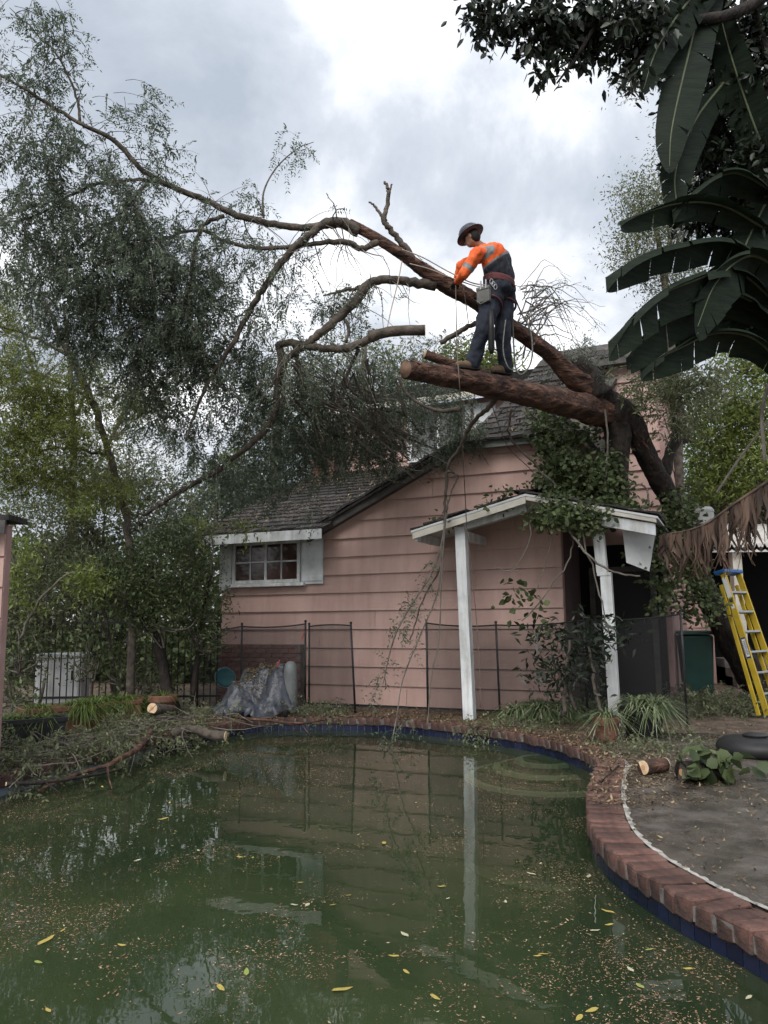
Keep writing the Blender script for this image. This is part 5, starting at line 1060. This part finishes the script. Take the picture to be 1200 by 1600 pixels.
for i, (x, y, n_, lab) in enumerate(((918, 1118, 6, 'clump of pale striped strap leaves right behind the terracotta pot'), (872, 1120, 9, 'wide clump of pale striped strap leaves at the foot of the dark shrub'), (828, 1122, 6, 'low clump of striped strap leaves spreading toward the white post'))):
    g = G(x, y); t = thing('strap_leaf_clump', lab, 'plant', g, group='striped strap-leaf clumps by the pool'); lb = LB()
    for k in range(n_): straps(lb, (RNG.uniform(-.25, .25), RNG.uniform(-.2, .2), .06), 130, .62, .024, up=.85)
    lb.build('foliage', M['straw'], t); MB().lathe([(.10, -.02), (.07, .02), (.03, .05), (.01, .06)], k=10).build('crown_base', M['soil_pot'], t)
# dark shrub beside the porch post
tree('dark_shrub', 'dark long-leaved shrub growing in front of the second porch post', 'shrub', [[(880, 1120, 9.7, 4), (885, 1060, 9.7, 3.4), (890, 1000, 9.7, 2)], [(940, 1120, 9.6, 3), (928, 1060, 9.6, 2.6), (920, 1010, 9.6, 2)], [(900, 1110, 9.7, 3), (870, 1040, 9.8, 2)]],
     [(890, 1010, 9.75, 45, 35, 22), (860, 1060, 9.8, 30, 35, 14), (930, 990, 9.7, 40, 25, 18), (905, 1060, 9.7, 50, 30, 16), (850, 985, 9.9, 20, 20, 6), (970, 985, 9.6, 18, 18, 5)], M['leaf_dark'], M['bark_grey'], .12, .3, per=14, cr=.12, dens=.8, tw=False)
def trough(label, c, w, d, h, rz, m, plants=0, leaf='grassy', L=.35):
    t = thing('planter_trough', label, 'planter', c, rz, group='planters along the left bank'); mb = MB(); mb.box((0, 0, h * .42), (w * .94, d * .94, h * .84)); mb.build('trough', m, t, bevel=.008)
    r_ = MB(); 
    for a in (-1, 1): r_.box((0, a * (d / 2 - .012), h * .92), (w, .028, h * .15)); r_.box((a * (w / 2 - .013), 0, h * .92), (.028, d - .054, h * .15))
    r_.build('rim', m, t, bevel=.005); MB().box((0, 0, h * .86), (w * .9, d * .88, .03)).build('soil', M['soil_pot'], t)
    if plants:
        lb = LB()
        for k in range(plants): straps(lb, (RNG.uniform(-w / 2, w / 2) * .85, RNG.uniform(-d / 2, d / 2) * .5, h * .88), 90, L * 1.15, .015)
        lb.build('foliage', M[leaf], t)
    return t
trough('black trough planter nearest the left edge of the photo', (-3.95, 8.75, 0), .75, .32, .36, R(28), M['black_plastic'], 3, 'grassy', .25)
trough('long terracotta trough full of grassy plants, second from the left', (-4.0, 9.75, 0), 1.0, .34, .38, R(38), M['terracotta'], 9)
trough('terracotta trough with spilling grass nearest the cut log', (-3.62, 10.55, 0), .62, .34, .36, R(30), M['terracotta'], 8)
for (x, y, r_, h, lab) in ((-3.22, 11.35, .20, .34, 'ribbed terracotta pot under the shrub stem'), (-3.75, 11.5, .2, .3, 'terracotta pot half hidden by grass before the iron fence')):
    t = thing('flower_pot', lab, 'pot', (x, y, 0)); pot(t, r_, h, M['terracotta']); lb = LB(); straps(lb, (0, 0, h * .9), 70, .36, .016); lb.build('foliage', M['grassy'], t)
for i, (x, y, lab) in enumerate(((-4.6, 11.0, 'grassy clump left of the big trough, by the fence'), (-4.1, 11.3, 'bright grassy clump in front of the white cabinet'), (-3.6, 11.9, 'tall arching strap plant against the iron fence'), (-4.9, 10.2, 'grassy clump in the corner behind the black trough'))):
    t = thing('grass_clump', lab, 'plant', (x, y, 0), group='grassy clumps on the left bank'); lb = LB(); 
    for k in range(5): straps(lb, (RNG.uniform(-.3, .3), RNG.uniform(-.25, .25), .02), 90, .85 if i == 2 else .6, .02, up=1.0)
    lb.build('foliage', M['grassy'], t)
    MB().lathe([(.12, -.02), (.08, .02), (.03, .05), (.01, .06)], k=10).build('crown_base', M['soil_pot'], t)

# ------------------------------------------------------------------ tarp heap, tank, float
tcol = mat('grey_tarp', (.022, .026, .036), (.068, .074, .09), sc=9, rough=.4, bump=.5, bsc=18, bdist=.02, spec=.4)
tc_ = G(398, 1120); nu, nv = 120, 60; lat = np.zeros((nv, nu, 3))
for j in range(nv):
    for i in range(nu):
        th_ = 2 * math.pi * i / (nu - 1); q = j / (nv - 1); rx, ry = .66, .45
        fold = (.09 * abs(math.sin(th_ * 5.5 + 2.2 * math.sin(3 * q))) + .06 * abs(math.sin(th_ * 13 + 3 * q)) - .07) * q ** 1.3
        x = math.cos(th_) * q * (rx + fold); y = math.sin(th_) * q * (ry + fold)
        dome = lambda cx, cy, hh, rr_: hh * math.exp(-(((x - cx) / rr_) ** 2 + ((y - cy) / (rr_ * 1.1)) ** 2) ** 1.4)
        ridge = .88 * (sum(v ** 5 for v in (dome(-.34, -.05, .50, .26), dome(-.10, .05, .66, .24), dome(.12, .10, .80, .20), dome(.33, -.02, .86, .24), dome(-.22, .18, .70, .16), .22))) ** .2
        h = ridge * (1 - q ** 5) ** .9 + .05 * mnoise.noise((x * 5, y * 5, 3)) * (1 - q) * 2 + .03 * math.sin(x * 16 + y * 14 + 1.5) + .05 * abs(mnoise.noise((x * 9, y * 9, 1))) + .03 * abs(mnoise.noise((x * 20, y * 20, 5)))
        lat[j, i] = (x + .03 * mnoise.noise((x * 7, y * 7, 8)), y, max(h, .01) if q < .99 else max(.01, .05 + .07 * math.sin(th_ * 6)))
mb = MB(); mb.grid(lat); tarp = mb.build('tarp_heap', tcol, None, smooth=True, label='grey tarp draped in folds over a heap beside the pool', cat='tarp', loc=(tc_[0], tc_[1] + .25, 0))
lf = LB(); n_ = 1500; xy = RNG.normal(size=(n_, 2)) * [.22, .12]; hz = []
from mathutils.bvhtree import BVHTree
bv = BVHTree.FromPolygons([Vector(v) for v in lat.reshape(-1, 3)], mb.f)
pts = [bv.ray_cast(Vector((x, y, 3)), Vector((0, 0, -1)))[0] for x, y in xy]; pts = np.array([list(p) for p in pts if p is not None]) + [0, 0, .006]
d = rand_dir(len(pts), .2); lf.add(quads(pts, d, nrm(np.cross(d, [0, 0, 1.0]) + RNG.normal(size=d.shape) * .2), RNG.uniform(.02, .05, len(pts)), .018)); lf.build('leaf_litter', leafm('dry_yellow_leaf', (.16, .12, .05), (.42, .34, .16), (.28, .22, .09), .1), tarp, kind='stuff')
g = G(453, 1118); t = thing('grey_tank', 'grey rounded cylinder tank standing at the right of the tarp heap', 'tank', (g[0], g[1] + .05, 0))
MB().lathe([(.10, 0), (.103, .02), (.103, .60), (.098, .68), (.08, .74), (.05, .775), (.01, .785)], k=24).build('shell', mat('grey_tank_paint', (.10, .108, .108), (.15, .16, .16), sc=5, rough=.5), t, smooth=True)
MB().lathe([(.107, .04), (.107, .075)], k=24).build('foot_ring', M['black_plastic'], t)
g = G(346, 1105); t = thing('teal_float', 'teal plastic disc leaning against the tarp heap', 'pool float', (g[0] + .02, g[1] + .15, .46))
t.rotation_euler = (R(64), R(18), R(20)); MB().lathe([(.02, -.03), (.15, -.03), (.17, -.01), (.17, .015), (.15, .032), (.13, .03), (.12, .018), (.02, .022)], k=28).build('disc', mat('teal_plastic', (.02, .16, .19), (.035, .22, .25), sc=5, rough=.4, bump=.1), t, smooth=True)
MB().lathe([(.171, -.008), (.176, -.006), (.176, .012), (.171, .014)], k=28).build('rim_band', M['white'], t)
for i, (x, y, Y, lab) in enumerate(((473, 992, 12.02, 'small red tag tied to the fence post'), (434, 1036, 11.5, 'small red handle lying on top of the tarp'))):
    MB().bar(P(x - 2, y + 7, Y), P(x + 3, y - 5, Y), .028, .02).build('red_tag', mat('red_plastic', (.32, .05, .05), rough=.4), None, label=lab, cat='tag', bevel=.008)

# ------------------------------------------------------------------ right side: patio things
def cut_log(label, a, b, r, bark, group=None, cat='log', cutm=None):
    a, b = np.array(a), np.array(b); t = thing('cut_log', label, cat, (a + b) / 2, group=group); d = (b - a) / 2; e_ = nrm(d)
    pts = np.linspace(-1, 1, 7)[:, None] * d + RNG.normal(size=(7, 3)) * r * .06; pts[0], pts[-1] = -d, d
    MB().tube(pts, r * (1 + RNG.uniform(-.06, .06, 7)), 14, rough=.05).build('bark', bark, t, smooth=True)
    for s_ in (-1, 1):
        MB().tube([d * s_ + e_ * s_ * .001, d * s_ + e_ * s_ * .005], r * .93, 18).build('cut_face', cutm or M['cut_wood'], t)
        MB().tube([d * s_ + e_ * s_ * .005, d * s_ + e_ * s_ * .0065], r * .35, 14).build('heartwood', mat('heartwood', (.45, .24, .13), (.55, .32, .18), sc=14, rough=.7), t)
    return t
a = G(1006, 1212); b = a + np.array([.24, .14, .0]); cut_log('short sawn log lying on the patio by the brick coping', a + [0, 0, .07], b + [0, 0, .07], .066, M['bark_red'])
a = G(1066, 1222); t = cut_log('log under a heap of big green leaves on the patio', a + [0, 0, .08], a + np.array([.42, .10, .08]), .085, M['bark_dark'], cutm=M['bark_grey']); lb = LB()
q = RNG.normal(size=(80, 3)) * [.15, .07, .05] + [0, -.06, .06]; d = rand_dir(80, .5, .0); L_ = RNG.uniform(.09, .17, 80); broad(lb, q, d, L_, L_ * .8); lb.build('leaves', M['leaf_mid'], t)
g = G(1182, 1178); t = thing('umbrella_base', 'black round umbrella base with a raised hub on the patio', 'umbrella base', g)
MB().lathe([(.02, 0), (.34, 0), (.37, .03), (.38, .07), (.36, .12), (.31, .155), (.25, .165), (.10, .17), (.01, .17)], k=40).build('ring', M['black_plastic'], t, smooth=True)
MB().lathe([(.11, .165), (.12, .19), (.09, .205), (.01, .215)], k=20).build('hub', M['black_metal'], t)
# green wheeled bin
g = P(1088, 1040, 12.7); t = thing('green_bin', 'dark green wheeled bin in the shadow behind the fence', 'bin', (g[0], 12.7, 0), R(-15)); gm = mat('green_bin_plastic', (.012, .045, .036), (.02, .06, .048), sc=5, rough=.45)
MB().box((0, 0, .58), (.42, .42, 1.0), taper=1.22).build('body', gm, t, bevel=.03); MB().box((0, -.01, 1.12), (.56, .58, .06), taper=.94).build('lid', gm, t, bevel=.02); MB().tube([(-.24, .30, 1.06), (.24, .30, 1.06)], .016, 8).build('handle', gm, t)
for s_ in (-1, 1):
    w_ = MB(); w_.tube([(s_ * .20, .2, .1), (s_ * .26, .2, .1)], .10, 16); w_.build('wheel', M['black_plastic'], t)
# yellow ladder leaning closed against the trunk
yel = mat('yellow_fibreglass', (.36, .25, .018), (.46, .33, .03), sc=6, rough=.5, spec=.4)
lad = thing('step_ladder', 'yellow step ladder with a blue top leaning by the fallen trunk', 'ladder'); B0, T0 = P(1199, 1114, 10.9), P(1130, 896, 11.35); B0[2] = .02
wv = np.array([.34, .25, 0.0]); ax = nrm(T0 - B0); fw_ = nrm(np.cross(wv, ax)); Lr = np.linalg.norm(T0 - B0); fw_ = fw_ if fw_[0] < 0 else -fw_
def rail(a, b, w_, d_, m): 
    x = nrm(np.cross(b - a, fw_)); return MB().bar(a, b, w_, d_, up=fw_).build('rail', m, lad, bevel=.004)
rail(B0, T0, .03, .085, yel); rail(B0 + wv * 1.25, T0 + wv, .03, .085, yel)
rail(B0 - np.array([.13, .02, 0]), T0 + fw_ * .085 - ax * .15, .028, .055, yel); rail(B0 - np.array([.11, .02, 0]) + wv * 1.2, T0 + wv + fw_ * .085 - ax * .15, .028, .055, yel)
for k in range(1, 7):
    f = 1 - k * .143; a = B0 + (T0 - B0) * f; bb = B0 + wv * 1.25 + (T0 + wv - B0 - wv * 1.25) * f
    MB().bar(a, bb, .08, .028, up=ax).build('step', alu, lad)
c = T0 + wv / 2 + ax * .03 + fw_ * .03; MB().bar(c - wv * .62, c + wv * .62, .17, .055, up=ax).build('top_cap', mat('blue_plastic', (.012, .085, .25), (.02, .11, .30), sc=5, rough=.4), lad, bevel=.012)
def on_rail(f, name, h, w_, m, lift=.0): # flat label on the camera-facing side of the near rail
    c = B0 + (T0 - B0) * f; nf = nrm(np.cross(ax, fw_)); nf = nf if nf[1] < 0 else -nf
    return MB().bar(c - ax * h / 2 + nf * (.0165 + lift), c + ax * h / 2 + nf * (.0165 + lift), .002, w_, up=fw_).build(name, m, lad), c, nf
lw_ = mat('white_label', (.62, .62, .60), rough=.5); lbm = mat('blue_print', (.02, .04, .16), rough=.5)
on_rail(.895, 'label', .30, .07, lw_); on_rail(.46, 'label', .30, .066, lbm); _, lc, nf = on_rail(.46, 'label', .25, .05, lw_, .0015)
_, c2, nf2 = on_rail(.80, 'label', .05, .05, lbm, .002); on_rail(.755, 'label', .06, .05, lw_, .002)
tx = bpy.data.curves.new('lettering', 'FONT'); tx.body = 'WERNER'; tx.size = .052; tx.align_x = 'CENTER'; tx.align_y = 'CENTER'; tx.extrude = .0005
to = bpy.data.objects.new('lettering', tx); S.collection.objects.link(to); dg = bpy.context.evaluated_depsgraph_get(); me = bpy.data.meshes.new_from_object(to.evaluated_get(dg)); bpy.data.objects.remove(to)
me.materials.clear(); me.materials.append(lbm); o = link('lettering', me, lad)
xd = -ax; yd = np.cross(nf, xd); o.matrix_local = Matrix(((xd[0], yd[0], nf[0], lc[0] + nf[0] * .0205), (xd[1], yd[1], nf[1], lc[1] + nf[1] * .0205), (xd[2], yd[2], nf[2], lc[2] + nf[2] * .0205), (0, 0, 0, 1)))
# carport with a low tiled roof
cpt = thing('carport', 'low carport with pale scalloped roof edge and dark interior at the right', 'carport', (0, 0, 0)); ey = 15.0; X0, X1, ze = 6.35, 10.5, 2.70
MB().extrude([(X0, ey, ze), (X1, ey, ze), (X1, 18.5, ze + .8), (X0, 18.5, ze + .8)], (0, 0, -.08)).build('roof', M['soffit'], cpt)
tm = mat('pale_roof_sheet', (.38, .37, .34), (.55, .54, .51), sc=6, rough=.75)
for k in range(26):
    x = X0 + .08 + k * .16; mb = MB(); a = np.linspace(0, math.pi, 7); rows = [[(x + math.cos(q) * .078, yy, zz + math.sin(q) * .06) for q in a] for yy, zz in ((ey - .12, ze + .01), (16.8, ze + .43), (18.5, ze + .82))]
    mb.grid(np.array(rows)); mb.add([(x + math.cos(q) * .078, ey - .121, ze + .01 + math.sin(q) * .06) for q in a] + [(x + .078, ey - .121, ze - .1), (x - .078, ey - .121, ze - .1)][::1], [tuple(range(9))]); mb.build('roof_tile', tm, cpt)
for x in (6.9, 8.05): MB().span((x - .09, ey + .02, 0), (x + .09, ey + .2, ze - .09)).build('post', M['cream'], cpt)
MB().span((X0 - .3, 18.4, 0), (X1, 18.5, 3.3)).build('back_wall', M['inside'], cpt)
w_ = MB().span((5.0, 16.2, 0), (6.75, 16.3, 2.6)).build('wall', M['pink_dark'], cpt)
for k in range(9): MB().add(board(5.0, 6.66, 5.0, 6.66, .02 + k * .28, .30 + k * .28, 16.17), BF).build('siding_board', M['pink'], w_)
MB().span((6.66, 16.10, 0), (6.80, 16.2, 2.6)).build('corner_board', M['pink_dark'], w_)
sp_ = MB()
for k in range(3): sp_.span((6.9, 15.3 + k * .3, 0), (8.0, 16.5, .17 * (k + 1)))
sp_.build('door_steps', mat('step_concrete', (.09, .088, .085), (.15, .147, .14), sc=6, rough=.8), cpt)
g = P(1095, 800, 16); t = thing('vent_drum', 'round pale grey drum standing on the roof behind the frond', 'drum', (g[0] + .1, 16.2, 3.0)); MB().lathe([(.22, 0), (.24, .02), (.24, .55), (.25, .56), (.25, .60), (.20, .66), (.01, .69)], k=24).build('drum', mat('grey_drum', (.16, .17, .17), (.24, .25, .25), sc=5, rough=.5), t, smooth=False); MB().lathe([(.245, .25), (.25, .26), (.25, .29), (.245, .30)], k=24).build('hoop', M['black_metal'], t)

# ------------------------------------------------------------------ branches and cut wood on the left bank
def stick(label, path, bark, cut=True, group='cut branches on the left bank', side=()):
    t = thing('cut_branch', label, 'branch', group=group); pts = []
    A = np.array([[*G(x, y, z_), r] for x, y, z_, r in path]); A = spline(A, 6); MB().tube(A[:, :3], A[:, 3], 9, rough=.07).build('bark', bark, t, smooth=True)
    if cut:
        d = nrm(A[0, :3] - A[1, :3]); MB().tube([A[0, :3] + d * .001, A[0, :3] + d * .006], A[0, 3] * .94, 12).build('cut_face', M['cut_wood'], t)
    for sd in side:
        B_ = np.array([[*G(x, y, z_), r] for x, y, z_, r in sd]); B_ = spline(B_, 5); MB().tube(B_[:, :3], B_[:, 3], 6, rough=.07).build('side_branch', bark, t, smooth=True)
    return t
stick('pale crooked branch reaching from the cut logs down to the water', [(239, 1126, .08, .035), (232, 1150, .06, .034), (212, 1172, .03, .03), (185, 1186, .0, .027), (168, 1196, -.05, .022), (120, 1210, -.08, .018), (60, 1235, -.12, .014)], M['bark_red'], side=[[(168, 1196, -.05, .015), (170, 1215, -.12, .01), (175, 1232, -.17, .006)]])
stick('pale sawn branch end poking up left of the round cut log', [(207, 1114, .16, .05), (222, 1121, .10, .045), (240, 1128, .05, .04)], M['bark_grey'])
stick('straight stick lying on the bank below the planters', [(150, 1145, .03, .025), (180, 1141, .03, .025), (212, 1147, .03, .022)], M['bark_grey'])
stick('forked stick lying near the left edge of the bank', [(15, 1196, .03, .03), (45, 1188, .03, .03), (62, 1176, .05, .028)], M['bark_grey'], side=[[(75, 1172, .05, .02), (98, 1190, .02, .018), (108, 1205, -.02, .012)]])
stick('long thin branch lying in front of the tarp heap', [(312, 1103, .10, .022), (340, 1110, .06, .022), (375, 1121, .04, .02), (420, 1126, .04, .018), (470, 1130, .03, .014), (510, 1124, .03, .01)], M['bark_red'], side=[[(420, 1126, .04, .012), (440, 1112, .1, .008), (455, 1100, .16, .005)], [(470, 1130, .02, .008), (485, 1150, -.1, .005)]])
stick('dark thick branch half in the pool left of the tarp', [(352, 1150, .05, .06), (330, 1148, .06, .055), (300, 1140, .06, .05), (270, 1146, .05, .045)], M['bark_grey'])
stick('bare twiggy branch trailing along the waterline at the left', [(10, 1225, -.02, .02), (70, 1222, -.05, .018), (140, 1212, -.08, .015), (190, 1202, -.1, .01)], M['bark_dark'], side=[[(70, 1222, -.05, .01), (95, 1240, -.14, .006)], [(30, 1224, -.03, .01), (10, 1262, -.16, .006)]])
a = P(238, 1107, 10.35); cut_log('round log with a pale sawn face pointing at the camera on the left bank', a, a + np.array([.12, .55, -.10]), .075, M['bark_grey'])
# black hose-like twig bridging the coping at the pool corner
stick('thin dark twig bridging the coping into the water at the pool corner', [(967, 1196, .02, .008), (955, 1207, .06, .007), (943, 1218, .06, .006), (932, 1236, -.1, .005)], M['bark_dark'], cut=False, group='twigs on the coping')

# ------------------------------------------------------------------ litter: flecks on water, patio and banks (uncountable)
def in_poly(x, y, poly):
    inside = np.zeros(len(x), bool); j = len(poly) - 1
    for i in range(len(poly)):
        xi, yi, xj, yj = *poly[i], *poly[j]; c = ((yi > y) != (yj > y)) & (x < (xj - xi) * (y - yi) / (yj - yi + 1e-9) + xi); inside ^= c; j = i
    return inside
def vnoise(x, y, seed):
    xi, yi = np.floor(x), np.floor(y); fx, fy = x - xi, y - yi; fx, fy = fx * fx * (3 - 2 * fx), fy * fy * (3 - 2 * fy)
    h = lambda a, b: np.modf(np.abs(np.sin(a * 127.1 + b * 311.7 + seed * 74.7) * 43758.5453))[0] * 2 - 1
    return (h(xi, yi) * (1 - fx) + h(xi + 1, yi) * fx) * (1 - fy) + (h(xi, yi + 1) * (1 - fx) + h(xi + 1, yi + 1) * fx) * fy
def patchy(x, y, s=1.2, seed=0.0): return sum(vnoise(x * s * 2 ** k, y * s * 2 ** k, seed + k) * .6 ** k for k in range(4))
def flat_flecks(x, y, z, lmin, lmax, wr, tilt=.12):
    n = len(x); p = np.stack([x, y, np.broadcast_to(z, (n,)) + RNG.uniform(0, .002, n)], 1); a = RNG.uniform(0, 2 * math.pi, n); d = np.stack([np.cos(a), np.sin(a), RNG.normal(size=n) * tilt], 1); sd = np.stack([-np.sin(a), np.cos(a), RNG.normal(size=n) * tilt], 1)
    l = RNG.uniform(lmin, lmax, n); return quads(p, d, sd, l, l * wr)
M['fleck'] = leafm('floating_petal_fleck', (.14, .082, .052), (.46, .36, .23), (.26, .165, .10), .05)
M['fleck_deck'] = leafm('dry_leaf_fleck', (.055, .040, .027), (.36, .28, .16), (.15, .105, .065), .05)
n_ = 240000; x = RNG.uniform(-4, 2.2, n_); y = 2.2 + 9.4 * RNG.random(n_) ** 1.2; k = in_poly(x, y, off(-.02)); x, y = x[k], y[k]; w_ = patchy(x, y, .9, 4.0) + .6 * patchy(x, y, 3.2, 9.0); k = RNG.random(len(x)) < np.clip(.12 + .9 * w_, .03, 1); x, y = x[k], y[k]
lb = LB(); k = RNG.random(len(x)) < .72; lb.add(flat_flecks(x[k], y[k], WATER_Z + .003, .004, .012, .5)); k = ~k & (RNG.random(len(x)) < .6); lb.add(flat_flecks(x[k], y[k], WATER_Z + .003, .010, .026, .4)); lb.build('floating_flecks', M['fleck'], None, label='fine petals and leaf flecks scattered over the pool water', cat='leaf litter', kind='stuff')
lb = LB(); ridx2 = RNG.uniform(0, cum[-1], 40000); e_ = along(ridx2); nn = normal_at(ridx2); dd_ = np.abs(RNG.normal(size=len(e_))) * .55; pts = e_ + nn * dd_[:, None]
k = (pts[:, 1] > 6.0) & ((pts[:, 1] > 7.6) | (RNG.random(len(pts)) < .5)); pts = pts[k]; dd_ = dd_[k]; lb.add(flat_flecks(pts[:, 0], pts[:, 1], np.where(dd_ < .31, .016, .006), .015, .05, .4, .35))
xr = RNG.uniform(1.6, 7, 32000); yr = RNG.uniform(3.2, 13.0, 32000); k = ~in_poly(xr, yr, off(.0)); xr, yr = xr[k], yr[k]; k = RNG.random(len(xr)) < np.clip((yr - 3.0) / 3.8, .16, 1) * np.clip(.5 + patchy(xr, yr, 1.3, 2.0), .1, 1); xr, yr = xr[k], yr[k]
lb.add(flat_flecks(xr, yr, .012, .01, .045, .4, .3)); xb = RNG.uniform(-1.4, 2.6, 6000); yb = RNG.uniform(10.4, 12.3, 6000); k = ~in_poly(xb, yb, off(.0)); lb.add(flat_flecks(xb[k], yb[k], .008, .015, .05, .4, .3))
xl = RNG.uniform(-5.2, -2.2, 14000); yl = RNG.uniform(7.2, 12.2, 14000); k = ~in_poly(xl, yl, off(.02)); lb.add(flat_flecks(xl[k], yl[k], RNG.uniform(.0, .06, k.sum()), .02, .06, .38, .5))
lb.build('ground_litter', M['fleck_deck'], None, label='brown dead leaf litter strewn over patio, coping and bank', cat='leaf litter', kind='stuff')
# cut leafy brush on the left bank and by the fence
lb = LB(); bs = MB(); bank = np.array([[-2.55, 10.9], [-3.0, 9.9], [-3.25, 9.2], [-3.5, 8.6], [-3.75, 8.0], [-3.9, 7.4]])
for i in range(520):
    f = RNG.uniform(0, 4.99); k = int(f); c = bank[k] * (1 - f + k) + bank[k + 1] * (f - k); c = c + RNG.normal(size=2) * [.32, .30]; z0 = abs(RNG.normal()) * .05 + .01
    if math.dist(c, PO[np.argmin(((PO - c) ** 2).sum(1))]) and np.dot(c - PO[np.argmin(((PO - c) ** 2).sum(1))], NOUT[np.argmin(((PO - c) ** 2).sum(1))]) < 0: z0 = max(z0 - .12, -.17)
    leafy_twig((c[0], c[1], z0), rand_dir(1, .25, .15)[0], RNG.uniform(.15, .4), .004, dens=15, ll=.05, lw=.42, K=5, droop=.15, lb=lb, tw=bs)
for i in range(240):
    c = np.array([RNG.uniform(-2.6, -.6), RNG.uniform(11.5, 11.85)]); leafy_twig((c[0], c[1], abs(RNG.normal()) * .05 + .01), rand_dir(1, .25, .15)[0], RNG.uniform(.12, .3), .004, dens=13, ll=.045, lw=.42, K=5, droop=.15, lb=lb, tw=bs)
for i in range(420):
    c = np.array([RNG.uniform(4.2, 6.4), RNG.uniform(10.9, 12.6)]); leafy_twig((c[0], c[1], abs(RNG.normal()) * .10 + .01), rand_dir(1, .3, .2)[0], RNG.uniform(.15, .4), .004, dens=13, ll=.06, lw=.45, K=4, droop=.15, lb=lb, tw=bs)
for i in range(110):
    c = np.array([RNG.uniform(2.3, 3.6), RNG.uniform(7.9, 9.3)]); leafy_twig((c[0], c[1], .02), rand_dir(1, .25, .1)[0], RNG.uniform(.1, .25), .003, dens=13, ll=.05, lw=.45, K=4, droop=.1, lb=lb, tw=bs)
for i in range(90):
    c = np.array([RNG.uniform(1.0, 2.2), RNG.uniform(9.7, 10.4)]); leafy_twig((c[0], c[1], .02), rand_dir(1, .25, .1)[0], RNG.uniform(.1, .25), .003, dens=13, ll=.05, lw=.45, K=4, droop=.1, lb=lb, tw=bs)
for i in range(150):
    f = RNG.uniform(0, 4.99); k = int(f); c = bank[k] * (1 - f + k) + bank[k + 1] * (f - k) + RNG.normal(size=2) * [.35, .3]; p = hang((c[0], c[1], RNG.uniform(.03, .16)), rand_dir(1, .12, .05)[0], RNG.uniform(.3, .9), .005, droop=.06, curl=.5); bs.tube(p, np.linspace(RNG.uniform(.004, .012), .002, len(p)), 5, caps=False)
br = thing('brush_pile', 'heaps of cut leafy brush covering the left bank and ground by the fences', 'brush'); br['kind'] = 'stuff'
lb.build('leaves', M['leaf_olive'], br, kind='stuff'); bs.build('twigs', M['twig'], br, kind='stuff')
# dead leaves lying on the shingles, in the house frame
lb = LB(); n_ = 16000; sx = RNG.uniform(-4.0, .9, n_); ty = RNG.uniform(-.4, 3.9, n_); k = RNG.random(n_) < np.clip(.25 + .6 * patchy(sx, ty, 1.1, 6.0) + .12 * ty, 0, 1); sx, ty = sx[k], ty[k]; k = sx < np.where(ty < .1, -1.5, -.6 + .55 * ty); sx, ty = sx[k], ty[k]
lb.add(flat_flecks(sx, ty, 2.87 + .42 * (ty + .45) + .045, .02, .06, .4, .5)); n_ = 2500; sx = RNG.uniform(1.0, 2.5, n_); ty = RNG.uniform(-.2, 2.6, n_); k = sx > 1.0 + .3 * (ty + .2); sx, ty = sx[k], ty[k]; lb.add(flat_flecks(sx, ty, 4.13 + .75 * (ty + .2) + .06, .02, .05, .4, .6))
lb.build('roof_litter', M['fleck_deck'], house, kind='stuff')
# larger leaves afloat, one by one
lm_ = [mat('floating_yellow_leaf', (.26, .20, .045), (.40, .32, .09), sc=9, rough=.6), mat('floating_pale_leaf', (.30, .29, .19), (.42, .40, .28), sc=9, rough=.6), mat('floating_green_leaf', (.16, .20, .05), (.26, .29, .08), sc=9, rough=.6)]
def leaf_mesh(m):
    mb = MB(); n = 6; rows = []
    for i in range(n + 1):
        q = i / n; w = .36 * math.sin(math.pi * q ** .8) ** .8 * .5; rows.append([(q - .5, -w, .02 * math.sin(q * 7)), (q - .5, 0, -.015), (q - .5, w, .03 * math.cos(q * 5))])
    mb.grid(np.array(rows)); return mb.mesh('floating_leaf', m)
lms = [leaf_mesh(m) for m in lm_]
gl_ = ('a yellow fallen leaf floating on the green pool water', 'a pale cream fallen leaf floating on the green pool water', 'a green fallen leaf floating on the green pool water'); gn = ('yellow leaves afloat on the pool', 'pale leaves afloat on the pool', 'green leaves afloat on the pool')
marks = [(72, 1470, 0, .115), (215, 1345, 1, .05), (1090 // 1, 1530, 0, .0), (345, 1545, 0, .07), (460, 1415, 1, .05), (535, 1547, 0, .10), (600, 1318, 0, .09), (632, 1461, 1, .07), (690, 1386, 0, .06), (520, 1415, 0, .04), (615, 1495, 0, .055), (680, 1560, 0, .06), (635, 1520, 0, .05), (950, 1425, 0, .08), (930, 1455, 1, .055), (952, 1446, 0, .05), (905, 1592, 0, .06), (925, 1580, 0, .07), (1000, 1542, 2, .06), (1015, 1485, 2, .05), (850, 1492, 0, .05), (840, 1495, 0, .045),
         (255, 1280, 0, .09), (160, 1230, 0, .06), (375, 1340, 0, .06), (395, 1341, 2, .05), (435, 1340, 0, .04), (480, 1415, 1, .06), (985, 1516, 1, .055), (1075, 1515, 0, .05), (98, 1455, 0, .05), (190, 1478, 0, .05), (830, 1366, 1, .07), (920, 1370, 1, .08), (845, 1350, 1, .04), (790, 1410, 1, .045), (560, 1305, 1, .04), (60, 1505, 2, .06), (75, 1580, 0, .05), (385, 1520, 2, .07), (470, 1380, 0, .04), (700, 1405, 1, .04), (545, 1400, 0, .04), (310, 1330, 1, .045), (265, 1255, 0, .05), (650, 1255, 1, .035), (880, 1180, 1, .03), (1170, 1560, 1, .05)]
for x, y, kd, sz in marks:
    if sz <= 0: continue
    g = G(x, y, WATER_Z); o = link('floating_leaf', lms[kd], None, gl_[kd], 'leaf', gn[kd], None, (g[0], g[1], WATER_Z + .006), (RNG.uniform(-.1, .1), RNG.uniform(-.1, .1), RNG.uniform(0, 6.28))); o.scale = (sz, sz, sz)
